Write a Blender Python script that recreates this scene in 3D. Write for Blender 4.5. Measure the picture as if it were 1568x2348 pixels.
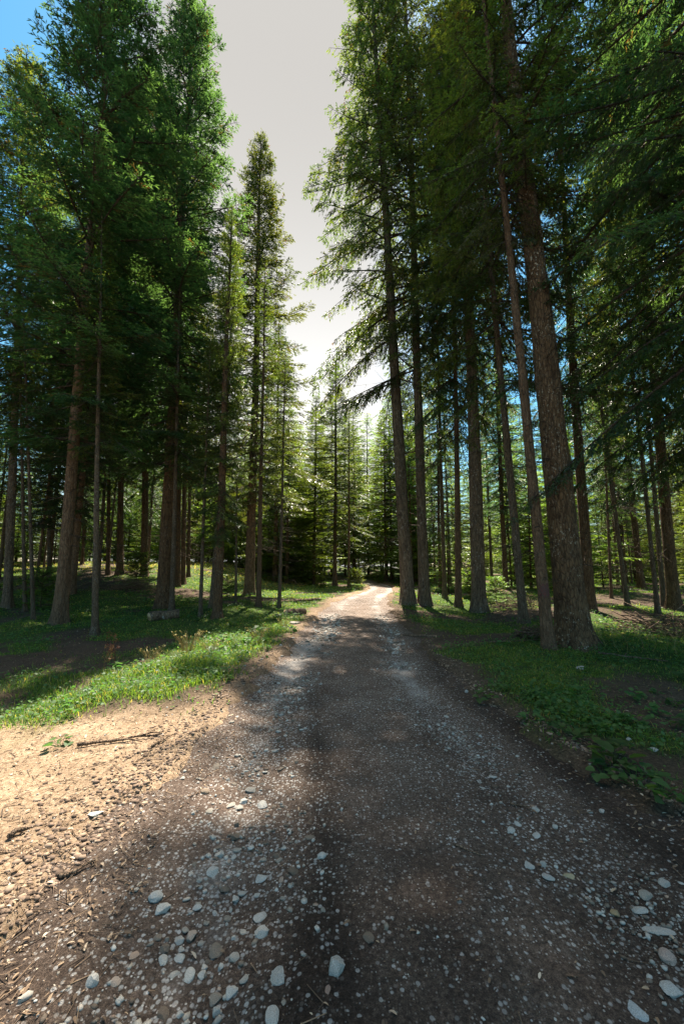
import bpy, math, random
import numpy as np
from mathutils import Vector, Matrix

for o in list(bpy.data.objects):
    bpy.data.objects.remove(o)
SC = bpy.context.scene
COL = SC.collection
R = math.radians

# ------------------------------------------------------------------ camera
CAM_H, PITCH, FPX = 1.6, R(8.0), 900.0        # focal length in pixels of a 1568 px wide picture
cam_d = bpy.data.cameras.new('camera')
cam = bpy.data.objects.new('camera', cam_d); COL.objects.link(cam)
cam.location = (0, 0, CAM_H)
cam.rotation_euler = (R(90) + PITCH, 0, 0)
cam_d.sensor_fit = 'HORIZONTAL'; cam_d.sensor_width = 24.0
cam_d.lens = FPX / 1568 * 24.0
cam_d.clip_start = 0.05; cam_d.clip_end = 2000
SC.camera = cam

# ------------------------------------------------------------------ sky and sun
SUN_ELEV, SUN_AZ = R(62.0), R(4.0)           # azimuth from +Y towards +X
w = bpy.data.worlds.new('World'); SC.world = w; w.use_nodes = True
nt = w.node_tree; nt.nodes.clear()
N = nt.nodes.new
out = N('ShaderNodeOutputWorld')
sky = N('ShaderNodeTexSky'); sky.sky_type = 'NISHITA'; sky.sun_disc = False
sky.sun_elevation = SUN_ELEV; sky.sun_rotation = SUN_AZ
sky.altitude = 1200; sky.air_density = 1.5; sky.dust_density = 0.6; sky.ozone_density = 4.0
hs = N('ShaderNodeHueSaturation'); hs.inputs['Saturation'].default_value = 1.2; hs.inputs['Hue'].default_value = 0.475
bg = N('ShaderNodeBackground'); bg.inputs['Strength'].default_value = 0.058
nt.links.new(sky.outputs[0], hs.inputs['Color']); nt.links.new(hs.outputs[0], bg.inputs['Color'])
# thin bright veil of summer haze on the sun's side of the sky
tc = N('ShaderNodeTexCoord')
sep = N('ShaderNodeSeparateXYZ'); nt.links.new(tc.outputs['Generated'], sep.inputs[0])
at2 = N('ShaderNodeMath'); at2.operation = 'ARCTAN2'
nt.links.new(sep.outputs[0], at2.inputs[0]); nt.links.new(sep.outputs[1], at2.inputs[1])
ofs = N('ShaderNodeMath'); ofs.operation = 'SUBTRACT'; ofs.inputs[1].default_value = R(-12)
nt.links.new(at2.outputs[0], ofs.inputs[0])
ab = N('ShaderNodeMath'); ab.operation = 'ABSOLUTE'; nt.links.new(ofs.outputs[0], ab.inputs[0])
mr = N('ShaderNodeMapRange'); mr.interpolation_type = 'SMOOTHSTEP'
mr.inputs['From Min'].default_value = R(15); mr.inputs['From Max'].default_value = R(30)
mr.inputs['To Min'].default_value = 1.0; mr.inputs['To Max'].default_value = 0.0
nt.links.new(ab.outputs[0], mr.inputs['Value'])
mz = N('ShaderNodeMapRange'); mz.interpolation_type = 'SMOOTHSTEP'
mz.inputs['From Min'].default_value = 0.25; mz.inputs['From Max'].default_value = 0.85
nt.links.new(sep.outputs[2], mz.inputs['Value'])
vc = N('ShaderNodeMix'); vc.data_type = 'RGBA'
vc.inputs['A'].default_value = (0.345, 0.342, 0.336, 1); vc.inputs['B'].default_value = (0.185, 0.179, 0.170, 1)
nt.links.new(mz.outputs[0], vc.inputs['Factor'])
bg2 = N('ShaderNodeBackground'); nt.links.new(vc.outputs['Result'], bg2.inputs['Color'])
mx = N('ShaderNodeMixShader')
nt.links.new(mr.outputs[0], mx.inputs[0]); nt.links.new(bg.outputs[0], mx.inputs[1]); nt.links.new(bg2.outputs[0], mx.inputs[2])
SUN_DIR = Vector((math.sin(SUN_AZ) * math.cos(SUN_ELEV), math.cos(SUN_AZ) * math.cos(SUN_ELEV), math.sin(SUN_ELEV)))
# warm white glow added overhead, out of view, to take blue off the shade
mzz = N('ShaderNodeMapRange'); mzz.interpolation_type = 'SMOOTHSTEP'
mzz.inputs['From Min'].default_value = 0.885; mzz.inputs['From Max'].default_value = 0.96; nt.links.new(sep.outputs[2], mzz.inputs['Value'])
bg4 = N('ShaderNodeBackground'); bg4.inputs['Color'].default_value = (0.62, 0.565, 0.50, 1); bg4.inputs['Strength'].default_value = 1.0
mx2 = N('ShaderNodeMixShader'); nt.links.new(mzz.outputs[0], mx2.inputs[0]); nt.links.new(mx.outputs[0], mx2.inputs[1]); nt.links.new(bg4.outputs[0], mx2.inputs[2])
nt.links.new(mx2.outputs[0], out.inputs[0])

sun_d = bpy.data.lights.new('sun', 'SUN'); sun_d.energy = 5.0; sun_d.angle = R(0.5); sun_d.color = (1.0, 0.90, 0.76)
sun = bpy.data.objects.new('sun', sun_d); COL.objects.link(sun)
sun.rotation_euler = SUN_DIR.to_track_quat('Z', 'Y').to_euler()
sun.location = (5, 12, 40)

vs = SC.view_settings
vs.view_transform = 'Standard'; vs.look = 'None'; vs.gamma = 1.0; vs.use_curve_mapping = False
vs.exposure = 1.87
cy = SC.cycles
cy.max_bounces = 6; cy.diffuse_bounces = 3; cy.glossy_bounces = 2; cy.transmission_bounces = 4; cy.transparent_max_bounces = 4
cy.use_denoising = True
try:
    cy.denoiser = 'OPENIMAGEDENOISE'; cy.denoising_prefilter = 'NONE'; cy.denoising_input_passes = 'RGB_ALBEDO_NORMAL'
except Exception:
    pass
cy.sample_clamp_indirect = 3.0; cy.sample_clamp_direct = 4.0

# ------------------------------------------------------------------ helpers
rng = np.random.default_rng(7)
random.seed(7)

def mesh_np(name, V, F, mat=None, smooth=False, face_attr=None, color_attr=None):
    """V (n,3); F (m,k) with k = 3 or 4, or a list of such arrays"""
    me = bpy.data.meshes.new(name)
    Fs = F if isinstance(F, list) else [F]
    Fs = [np.asarray(f, np.int32) for f in Fs if len(f)]
    V = np.asarray(V, np.float32)
    loops = np.concatenate([f.ravel() for f in Fs])
    tot = np.concatenate([np.full(len(f), f.shape[1], np.int32) for f in Fs])
    start = np.concatenate([[0], np.cumsum(tot)[:-1]]).astype(np.int32)
    me.vertices.add(len(V)); me.vertices.foreach_set('co', V.ravel())
    me.loops.add(len(loops)); me.loops.foreach_set('vertex_index', loops)
    me.polygons.add(len(tot)); me.polygons.foreach_set('loop_start', start); me.polygons.foreach_set('loop_total', tot)
    if smooth:
        me.polygons.foreach_set('use_smooth', np.ones(len(tot), bool))
    me.update(calc_edges=True)
    if face_attr is not None:
        a = me.attributes.new('tint', 'FLOAT', 'FACE'); a.data.foreach_set('value', np.asarray(face_attr, np.float32))
    if color_attr is not None:
        a = me.attributes.new('mask', 'FLOAT_COLOR', 'POINT'); a.data.foreach_set('color', np.asarray(color_attr, np.float32).ravel())
    if mat: me.materials.append(mat)
    return me

def link(name, me, parent=None, loc=(0, 0, 0)):
    o = bpy.data.objects.new(name, me); COL.objects.link(o); o.location = loc
    if parent: o.parent = parent
    return o

def tag(o, label=None, cat=None, group=None, kind=None):
    if label: o['label'] = label
    if cat: o['category'] = cat
    if group: o['group'] = group
    if kind: o['kind'] = kind
    return o

def empty(name, loc):
    o = bpy.data.objects.new(name, None); COL.objects.link(o); o.location = loc; o.empty_display_size = 0.2
    return o

def hash2(ix, iy, seed):
    h = (ix.astype(np.int64) * 374761393 + iy.astype(np.int64) * 668265263 + seed * 144665) & 0x7fffffff
    h = ((h ^ (h >> 13)) * 1274126177) & 0x7fffffff
    return ((h ^ (h >> 16)) & 0xffff) / 65535.0

def vnoise(x, y, seed=0):
    x = np.asarray(x, float); y = np.asarray(y, float)
    ix = np.floor(x); iy = np.floor(y); fx = x - ix; fy = y - iy
    fx = fx * fx * (3 - 2 * fx); fy = fy * fy * (3 - 2 * fy)
    a = hash2(ix, iy, seed); b = hash2(ix + 1, iy, seed); c = hash2(ix, iy + 1, seed); d = hash2(ix + 1, iy + 1, seed)
    return (a * (1 - fx) + b * fx) * (1 - fy) + (c * (1 - fx) + d * fx) * fy - 0.5

def fbm(x, y, seed=0, oct=3):
    s = 0; a = 1.0
    for k in range(oct):
        s = s + a * vnoise(x * 2 ** k, y * 2 ** k, seed + k); a *= 0.5
    return s

def sst(a, b, x):
    t = np.clip((np.asarray(x, float) - a) / (b - a), 0, 1)
    return t * t * (3 - 2 * t)

# ------------------------------------------------------------------ terrain
RY = np.array([-8, 0, 1.8, 2.5, 3.5, 5.1, 7, 10, 14, 18.6, 23, 27, 31, 35.6, 40, 46, 54, 64, 80])
RC = np.array([.45, .42, .42, .42, .32, .18, .2, .38, .55, .8, 1.6, 2.55, 3.1, 3.3, 3.0, 1.6, -1.5, -6, -14.])
RW = np.array([1.76, 1.76, 1.76, 1.72, 1.54, 1.38, 1.3, 1.28, 1.25, 1.2, 1.0, .85, .8, .8, 1.0, 1.4, 1.4, 1.4, 1.4])
def road_c(y): return np.interp(y, RY, RC)
def road_w(y): return np.interp(y, RY, RW)
def sdist(x, y):
    """distance outside the road edge (negative on the road)"""
    x = np.asarray(x, float); y = np.asarray(y, float)
    s = np.abs(x - road_c(y)) - road_w(y)
    n = 0.20 * fbm(x * 1.1, y * 1.1, 11, 3) + 0.07 * vnoise(x * 7, y * 7, 15)
    return s + n * 1.3
def clearing(x, y):
    """1 on the bare sunlit pull-off left of the road"""
    lim = np.interp(x, [-9, -6.5, -4.6, -3.2, -1.9, -1.3], [5.6, 5.4, 5.15, 4.8, 4.6, 4.9]) + 0.7 * fbm(x * .9, y * .9, 21, 3)
    return sst(0.35, -0.35, y - lim) * sst(-0.75, -1.25, x)
def base_h(x, y):
    x = np.asarray(x, float); y = np.asarray(y, float)
    z = 1.55 * sst(13, 40, y) * sst(-2.5, -13, x)
    z = z + 0.35 * sst(6, 20, y) * sst(-6, -14, x)
    z = z + 0.5 * sst(35, 70, y) + 0.4 * sst(5, 16, x) * sst(8, 30, y) * 0.5
    damp = sst(0.3, 3.0, np.abs(x - road_c(y)) - road_w(y))
    z = z + damp * (0.35 * fbm(x * .22, y * .22, 3, 3) + 0.05 * fbm(x * 1.3, y * 1.3, 5, 2))
    return z
def road_z(x, y):
    u = x - road_c(y)
    rut = -0.035 * np.exp(-((u + 1.0) / .33) ** 2) - 0.035 * np.exp(-((u - .85) / .33) ** 2)
    return base_h(x, y) * 0 + 0.5 * sst(35, 70, y) + rut + 0.02 * fbm(x * 1.5, y * 1.5, 31, 3) + 0.012 * fbm(x * 9, y * 9, 35, 2)
def ground_z(x, y):
    s = sdist(x, y); c = clearing(x, y)
    bank = (0.05 + 0.06 * fbm(x * 1.2, y * 1.2, 41, 2)) * (1 - .5 * c)
    k = sst(-0.22, 0.22, s)
    zo = base_h(x, y) + bank
    zi = 0.5 * sst(35, 70, y) - 0.14
    z = zi * (1 - k) + zo * k
    near = sst(14, 5, y)
    z = z + near * k * (0.02 * fbm(x * 5, y * 5, 51, 3) + 0.006 * vnoise(x * 23, y * 23, 55))
    lip = np.exp(-((s - 0.12) / .22) ** 2)
    z = z + lip * near * 0.035 * (vnoise(x * 11, y * 11, 57) + vnoise(x * 4, y * 4, 58))
    return z
def surf_z(x, y):
    return np.maximum(road_z(np.asarray(x, float), np.asarray(y, float)) - 10.0 * (sdist(x, y) > 0.35), ground_z(x, y))
def sz(x, y): return float(surf_z(np.array([x]), np.array([y]))[0])

def ray(px, py):
    v = Vector(((px - 784) / FPX, (1174 - py) / FPX, -1.0))
    v.rotate(cam.rotation_euler)
    return v
def at(px, py, use='surf'):
    """ground point that stands at (px, py) of the photograph"""
    v = ray(px, py)
    t = np.geomspace(.5, 140, 1500)
    for _ in range(3):
        below = CAM_H + v.z * t <= surf_z(v.x * t, v.y * t)
        k = int(np.argmax(below)) if below.any() else len(t) - 1
        t = np.linspace(t[max(k - 1, 0)], t[k], 30)
    q = Vector((0, 0, CAM_H)) + v * float(t[-1])
    return Vector((q.x, q.y, sz(q.x, q.y)))
def at_depth(px, d):
    """ground point at forward distance d in the column px"""
    x = 0
    for _ in range(3):
        dep = d * math.cos(PITCH)
        x = (px - 784) / FPX * dep
    return Vector((x, d, sz(x, d)))

# ------------------------------------------------------------------ materials
def mat_base(name):
    m = bpy.data.materials.new(name); m.use_nodes = True
    t = m.node_tree; b = t.nodes['Principled BSDF']
    return m, t, b
def nd(t, typ, **kw):
    n = t.nodes.new(typ)
    for k, v in kw.items():
        if k in n.inputs: n.inputs[k].default_value = v
        else: setattr(n, k, v)
    return n
def ramp(t, fac, stops):
    r = t.nodes.new('ShaderNodeValToRGB'); e = r.color_ramp.elements
    while len(e) > 1: e.remove(e[-1])
    e[0].position = stops[0][0]; e[0].color = (*stops[0][1], 1)
    for p, c in stops[1:]:
        k = e.new(p); k.color = (*c, 1)
    t.links.new(fac, r.inputs[0]); return r.outputs[0]
def mixc(t, fac, a, b, mode='MIX'):
    m = t.nodes.new('ShaderNodeMix'); m.data_type = 'RGBA'; m.blend_type = mode
    for s, v in (('Factor', fac), ('A', a), ('B', b)):
        i = m.inputs[s]
        if s == 'Factor': i = m.inputs[0]
        if hasattr(v, 'links'): t.links.new(v, i)
        elif isinstance(v, tuple): i.default_value = (*v, 1) if len(v) == 3 else v
        else: i.default_value = v
    return m.outputs['Result']

def needle_mat(name, dark, light, trans, brown=(.045, .030, .016), rough=.36, spec=.55):
    m, t, b = mat_base(name)
    at_ = nd(t, 'ShaderNodeAttribute', attribute_name='tint')
    c = ramp(t, at_.outputs['Fac'], [(0, brown), (.06, brown), (.10, dark), (1, light)])
    oi = nd(t, 'ShaderNodeObjectInfo')
    hsv = nd(t, 'ShaderNodeHueSaturation')
    r1 = nd(t, 'ShaderNodeMapRange'); r1.inputs['To Min'].default_value = .485; r1.inputs['To Max'].default_value = .525
    r2 = nd(t, 'ShaderNodeMapRange'); r2.inputs['To Min'].default_value = .75; r2.inputs['To Max'].default_value = 1.25
    t.links.new(oi.outputs['Random'], r1.inputs[0]); t.links.new(oi.outputs['Random'], r2.inputs[0])
    t.links.new(r1.outputs[0], hsv.inputs['Hue']); t.links.new(r2.outputs[0], hsv.inputs['Value']); t.links.new(c, hsv.inputs['Color'])
    t.links.new(hsv.outputs[0], b.inputs['Base Color'])
    b.inputs['Roughness'].default_value = rough; b.inputs['Specular IOR Level'].default_value = spec
    tr = nd(t, 'ShaderNodeBsdfTranslucent')
    tcol = mixc(t, 1.0, hsv.outputs[0], trans, 'MULTIPLY')
    t.links.new(tcol, tr.inputs['Color'])
    mxs = nd(t, 'ShaderNodeMixShader'); mxs.inputs[0].default_value = .40
    t.links.new(b.outputs[0], mxs.inputs[1]); t.links.new(tr.outputs[0], mxs.inputs[2])
    t.links.new(mxs.outputs[0], t.nodes['Material Output'].inputs['Surface'])
    return m
M_SPRUCE = needle_mat('spruce_needles', (.013, .036, .019), (.066, .094, .024), (6.0, 4.4, 1.2))
M_FIR = needle_mat('fir_needles', (.012, .037, .024), (.042, .080, .034), (5.0, 4.4, 1.5))
M_YOUNG_SUNLIT = needle_mat('young_and_sunlit_needles', (.035, .080, .020), (.105, .150, .028), (5.2, 4.4, 1.2))  # young growth; on the tall edge trees this brighter green stands in for sunlight
M_GRASS = needle_mat('grass_blades', (.042, .088, .016), (.125, .165, .030), (2.8, 2.9, 1.2), brown=(.25, .19, .07), rough=.5, spec=.3)
M_LEAF = needle_mat('herb_leaves', (.030, .078, .024), (.090, .140, .042), (2.4, 2.6, 1.3), rough=.52, spec=.28)
M_DRY = needle_mat('dry_stalks', (.20, .15, .06), (.42, .33, .14), (1.3, 1.2, .9), brown=(.28, .10, .04))

def bark_mat(name, c0, c1, lichen, amt, scale=1.0):
    m, t, b = mat_base(name)
    co = nd(t, 'ShaderNodeTexCoord')
    mp = nd(t, 'ShaderNodeMapping'); mp.inputs['Scale'].default_value = (14 * scale, 14 * scale, 3.2 * scale)
    t.links.new(co.outputs['Object'], mp.inputs['Vector'])
    n1 = nd(t, 'ShaderNodeTexNoise', Scale=1.0, Detail=6.0, Roughness=.65); t.links.new(mp.outputs[0], n1.inputs['Vector'])
    v1 = nd(t, 'ShaderNodeTexVoronoi', Scale=1.6, feature='DISTANCE_TO_EDGE'); t.links.new(mp.outputs[0], v1.inputs['Vector'])
    c = ramp(t, n1.outputs['Fac'], [(.3, c0), (.62, c1), (.8, tuple(x * 1.35 for x in c1))])
    cr = ramp(t, v1.outputs['Distance'], [(0, (.35, .35, .35)), (.12, (1, 1, 1))])
    c = mixc(t, .8, c, cr, 'MULTIPLY')
    mp2 = nd(t, 'ShaderNodeMapping'); mp2.inputs['Scale'].default_value = (26 * scale, 26 * scale, 12 * scale)
    t.links.new(co.outputs['Object'], mp2.inputs['Vector'])
    n2 = nd(t, 'ShaderNodeTexNoise', Scale=1.0, Detail=3.0, Roughness=.7); t.links.new(mp2.outputs[0], n2.inputs['Vector'])
    n3 = nd(t, 'ShaderNodeTexNoise', Scale=1.3, Detail=2.0); t.links.new(co.outputs['Object'], n3.inputs['Vector'])
    sp = ramp(t, n2.outputs['Fac'], [(.58, (0, 0, 0)), (.66, (1, 1, 1))])
    pa = ramp(t, n3.outputs['Fac'], [(.40, (0, 0, 0)), (.62, (1, 1, 1))])
    f = mixc(t, 1.0, sp, pa, 'MULTIPLY')
    fm = nd(t, 'ShaderNodeMath', operation='MULTIPLY'); fm.inputs[1].default_value = amt; t.links.new(f, fm.inputs[0])
    c = mixc(t, fm.outputs[0], c, lichen)
    t.links.new(c, b.inputs['Base Color']); b.inputs['Roughness'].default_value = .9; b.inputs['Specular IOR Level'].default_value = .2
    mul = nd(t, 'ShaderNodeMath', operation='MULTIPLY'); t.links.new(n1.outputs['Fac'], mul.inputs[0])
    crm = nd(t, 'ShaderNodeMapRange'); crm.inputs['From Max'].default_value = .15; t.links.new(v1.outputs['Distance'], crm.inputs[0]); t.links.new(crm.outputs[0], mul.inputs[1])
    bp = nd(t, 'ShaderNodeBump', Strength=.9, Distance=.03); t.links.new(mul.outputs[0], bp.inputs['Height']); t.links.new(bp.outputs[0], b.inputs['Normal'])
    return m
M_BARK = bark_mat('spruce_bark', (.042, .025, .014), (.165, .100, .054), (.42, .40, .34), .55)
M_BARK_PALE = bark_mat('fir_bark', (.060, .042, .029), (.185, .135, .088), (.45, .44, .40), .75, .8)
M_BARK_WARM = bark_mat('pine_bark', (.075, .042, .024), (.22, .14, .085), (.40, .36, .28), .35)
M_BARK_HERO = bark_mat('old_spruce_bark', (.038, .023, .013), (.17, .106, .058), (.55, .50, .40), .8, .9)
M_TWIG = bark_mat('twig_bark', (.045, .032, .024), (.11, .08, .058), (.3, .3, .26), .4, 2.0)
M_DEAD = bark_mat('dead_wood', (.08, .055, .038), (.26, .18, .12), (.4, .36, .3), .4, 2.0)

m, t, b = mat_base('cut_wood'); co = nd(t, 'ShaderNodeTexCoord'); n = nd(t, 'ShaderNodeTexWave', Scale=9.0, Distortion=3.0, wave_type='RINGS')
t.links.new(co.outputs['Object'], n.inputs['Vector']); t.links.new(ramp(t, n.outputs['Fac'], [(0, (.30, .20, .11)), (1, (.48, .34, .20))]), b.inputs['Base Color']); b.inputs['Roughness'].default_value = .8
M_CUT = m
m, t, b = mat_base('red_paint'); co = nd(t, 'ShaderNodeTexCoord'); n = nd(t, 'ShaderNodeTexNoise', Scale=30.0, Detail=4.0)
t.links.new(co.outputs['Object'], n.inputs['Vector']); t.links.new(ramp(t, n.outputs['Fac'], [(.46, (.05, .032, .022)), (.60, (.11, .012, .010))]), b.inputs['Base Color']); b.inputs['Roughness'].default_value = .7
M_RED = m

def stone_mat(name, c0, c1):
    m, t, b = mat_base(name)
    co = nd(t, 'ShaderNodeTexCoord'); oi = nd(t, 'ShaderNodeObjectInfo')
    at_ = nd(t, 'ShaderNodeAttribute', attribute_name='tint')
    n1 = nd(t, 'ShaderNodeTexNoise', Scale=9.0, Detail=7.0, Roughness=.7); t.links.new(co.outputs['Object'], n1.inputs['Vector'])
    c = ramp(t, n1.outputs['Fac'], [(.32, c0), (.6, c1)])
    ad = nd(t, 'ShaderNodeMath', operation='ADD'); t.links.new(oi.outputs['Random'], ad.inputs[0]); t.links.new(at_.outputs['Fac'], ad.inputs[1])
    fr = nd(t, 'ShaderNodeMath', operation='FRACT'); t.links.new(ad.outputs[0], fr.inputs[0])
    tn = ramp(t, fr.outputs[0], [(0, (.28, .21, .16)), (.22, (.50, .42, .35)), (.45, (.74, .68, .60)), (.7, (1, .98, .94)), (.95, (1.12, 1.1, 1.06)), (1, (.85, .58, .42))])
    tn = mixc(t, oi.outputs['Alpha'], oi.outputs['Color'], tn)
    c = mixc(t, 1.0, c, tn, 'MULTIPLY')
    t.links.new(c, b.inputs['Base Color']); b.inputs['Roughness'].default_value = .85; b.inputs['Specular IOR Level'].default_value = .25
    bp = nd(t, 'ShaderNodeBump', Strength=.5, Distance=.01); t.links.new(n1.outputs['Fac'], bp.inputs['Height']); t.links.new(bp.outputs[0], b.inputs['Normal'])
    return m
M_STONE = stone_mat('limestone', (.17, .165, .155), (.42, .415, .39))
M_ROCK = stone_mat('grey_rock', (.20, .19, .17), (.42, .40, .37))

# road surface
m, t, b = mat_base('road_gravel')
co = nd(t, 'ShaderNodeTexCoord'); ma = nd(t, 'ShaderNodeAttribute', attribute_name='mask'); sp = nd(t, 'ShaderNodeSeparateColor'); t.links.new(ma.outputs['Color'], sp.inputs[0])
nf = nd(t, 'ShaderNodeTexNoise', Scale=46.0, Detail=8.0, Roughness=.75); t.links.new(co.outputs['Object'], nf.inputs['Vector'])
nb = nd(t, 'ShaderNodeTexNoise', Scale=1.6, Detail=5.0, Roughness=.6); t.links.new(co.outputs['Object'], nb.inputs['Vector'])
v1 = nd(t, 'ShaderNodeTexVoronoi', Scale=75.0, Randomness=1.0); t.links.new(co.outputs['Object'], v1.inputs['Vector'])
v2 = nd(t, 'ShaderNodeTexVoronoi', Scale=34.0, Randomness=1.0); t.links.new(co.outputs['Object'], v2.inputs['Vector'])
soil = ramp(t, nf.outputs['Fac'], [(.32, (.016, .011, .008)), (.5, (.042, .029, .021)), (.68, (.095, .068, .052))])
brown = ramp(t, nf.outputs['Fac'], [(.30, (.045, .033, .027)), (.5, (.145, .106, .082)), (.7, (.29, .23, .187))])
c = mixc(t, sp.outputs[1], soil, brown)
ng = nd(t, 'ShaderNodeTexNoise', Scale=170.0, Detail=5.0, Roughness=.8); t.links.new(co.outputs['Object'], ng.inputs['Vector'])
c = mixc(t, 1.0, c, ramp(t, ng.outputs['Fac'], [(.36, (.40, .38, .37)), (.50, (.92, .92, .92)), (.60, (1.35, 1.33, 1.3)), (.72, (2.6, 2.5, 2.4))]), 'MULTIPLY')
grit = ramp(t, nf.outputs['Fac'], [(.3, (.20, .19, .175)), (.55, (.40, .39, .37)), (.7, (.58, .57, .55))])
v3 = nd(t, 'ShaderNodeTexVoronoi', Scale=48.0, Randomness=1.0); t.links.new(co.outputs['Object'], v3.inputs['Vector'])
s3 = nd(t, 'ShaderNodeSeparateColor'); t.links.new(v3.outputs['Color'], s3.inputs[0])
th = nd(t, 'ShaderNodeMath', operation='ADD'); t.links.new(s3.outputs[0], th.inputs[0]); t.links.new(sp.outputs[0], th.inputs[1])
gm = ramp(t, th.outputs[0], [(.88, (0, 0, 0)), (.94, (1, 1, 1))])
ge = ramp(t, v3.outputs['Distance'], [(.34, (1, 1, 1)), (.52, (0, 0, 0))])
c = mixc(t, mixc(t, 1.0, gm, ge, 'MULTIPLY'), c, grit)
wv = ramp(t, sp.outputs[0], [(.40, (0, 0, 0)), (.95, (.5, .5, .5))])
c = mixc(t, wv, c, grit)
# pebbles: random bright cells
def pebbles(v, thr0, thr1, size):
    s = nd(t, 'ShaderNodeSeparateColor'); t.links.new(v.outputs['Color'], s.inputs[0])
    a = ramp(t, s.outputs[0], [(thr0, (0, 0, 0)), (thr1, (1, 1, 1))])
    d = ramp(t, v.outputs['Distance'], [(size * .7, (1, 1, 1)), (size, (0, 0, 0))])
    return mixc(t, 1.0, a, d, 'MULTIPLY'), s
pm, ps = pebbles(v1, .66, .70, .40)
pcol = ramp(t, ps.outputs[1], [(0, (.16, .13, .11)), (.5, (.38, .34, .30)), (1, (.62, .61, .58))])
c = mixc(t, mixc(t, 1.0, pm, sp.outputs[2], 'MULTIPLY'), c, pcol)
pm2, ps2 = pebbles(v2, .90, .92, .36)
pcol2 = ramp(t, ps2.outputs[1], [(0, (.2, .17, .15)), (.5, (.42, .40, .37)), (1, (.62, .62, .6))])
c = mixc(t, mixc(t, 1.0, pm2, sp.outputs[2], 'MULTIPLY'), c, pcol2)
big = ramp(t, nb.outputs['Fac'], [(.3, (.66, .62, .60)), (.7, (1.2, 1.2, 1.2))])
c = mixc(t, 1.0, c, big, 'MULTIPLY')
t.links.new(c, b.inputs['Base Color']); b.inputs['Roughness'].default_value = .92; b.inputs['Specular IOR Level'].default_value = .2
hsum = nd(t, 'ShaderNodeMath', operation='ADD'); t.links.new(nf.outputs['Fac'], hsum.inputs[0]); t.links.new(ng.outputs['Fac'], hsum.inputs[1])
bp = nd(t, 'ShaderNodeBump', Strength=.9, Distance=.012); t.links.new(hsum.outputs[0], bp.inputs['Height']); t.links.new(bp.outputs[0], b.inputs['Normal'])
M_ROAD = m

# forest floor: R = bare pale dirt, G = moss and low green, B = brown needle litter
m, t, b = mat_base('forest_floor')
co = nd(t, 'ShaderNodeTexCoord'); ma = nd(t, 'ShaderNodeAttribute', attribute_name='mask'); sp = nd(t, 'ShaderNodeSeparateColor'); t.links.new(ma.outputs['Color'], sp.inputs[0])
nf = nd(t, 'ShaderNodeTexNoise', Scale=38.0, Detail=8.0, Roughness=.75); t.links.new(co.outputs['Object'], nf.inputs['Vector'])
nb = nd(t, 'ShaderNodeTexNoise', Scale=2.2, Detail=5.0, Roughness=.65); t.links.new(co.outputs['Object'], nb.inputs['Vector'])
v1 = nd(t, 'ShaderNodeTexVoronoi', Scale=42.0); t.links.new(co.outputs['Object'], v1.inputs['Vector'])
s1 = nd(t, 'ShaderNodeSeparateColor'); t.links.new(v1.outputs['Color'], s1.inputs[0])
litter = ramp(t, nf.outputs['Fac'], [(.3, (.026, .018, .013)), (.5, (.075, .052, .036)), (.7, (.17, .125, .085))])
dirt = ramp(t, nf.outputs['Fac'], [(.30, (.15, .095, .062)), (.46, (.40, .290, .190)), (.66, (.57, .445, .325))])
chips = ramp(t, s1.outputs[0], [(0, (.80, .76, .72)), (.5, (1, .97, .94)), (1, (1.12, 1.12, 1.1))])
dirt = mixc(t, 1.0, dirt, chips, 'MULTIPLY')
ng = nd(t, 'ShaderNodeTexNoise', Scale=140.0, Detail=5.0, Roughness=.8); t.links.new(co.outputs['Object'], ng.inputs['Vector'])
dirt = mixc(t, 1.0, dirt, ramp(t, ng.outputs['Fac'], [(.34, (.45, .40, .36)), (.48, (.95, .95, .95)), (.62, (1.2, 1.2, 1.2))]), 'MULTIPLY')
moss = ramp(t, nf.outputs['Fac'], [(.3, (.020, .036, .010)), (.5, (.050, .085, .018)), (.7, (.105, .135, .035))])
c = mixc(t, sp.outputs[1], litter, moss)
c = mixc(t, sp.outputs[0], c, dirt)
big = ramp(t, nb.outputs['Fac'], [(.3, (.7, .68, .66)), (.7, (1.15, 1.15, 1.15))])
c = mixc(t, 1.0, c, big, 'MULTIPLY')
t.links.new(c, b.inputs['Base Color']); b.inputs['Roughness'].default_value = .95; b.inputs['Specular IOR Level'].default_value = .15
hs_ = nd(t, 'ShaderNodeMath', operation='ADD'); t.links.new(nf.outputs['Fac'], hs_.inputs[0]); t.links.new(ng.outputs['Fac'], hs_.inputs[1])
bp = nd(t, 'ShaderNodeBump', Strength=1.0, Distance=.016); t.links.new(hs_.outputs[0], bp.inputs['Height']); t.links.new(bp.outputs[0], b.inputs['Normal'])
M_FLOOR = m

m, t, b = mat_base('litter_chips')
at_ = nd(t, 'ShaderNodeAttribute', attribute_name='tint')
t.links.new(ramp(t, at_.outputs['Fac'], [(0, (.05, .032, .02)), (.5, (.17, .11, .065)), (.85, (.34, .24, .15)), (1, (.5, .42, .32))]), b.inputs['Base Color']); b.inputs['Roughness'].default_value = .85
M_CHIP = m

# ------------------------------------------------------------------ ground and road
def grid_mesh(name, X, Y, Z, mat, masks):
    ny, nx = X.shape
    V = np.stack([X, Y, Z], -1).reshape(-1, 3)
    i = (np.arange(ny - 1)[:, None] * nx + np.arange(nx - 1)[None, :]).ravel()
    F = np.stack([i, i + 1, i + nx + 1, i + nx], 1)
    C = np.concatenate([np.stack(masks, -1).reshape(-1, 3), np.ones((len(V), 1))], 1)
    return mesh_np(name, V, F, mat, True, None, C)

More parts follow.
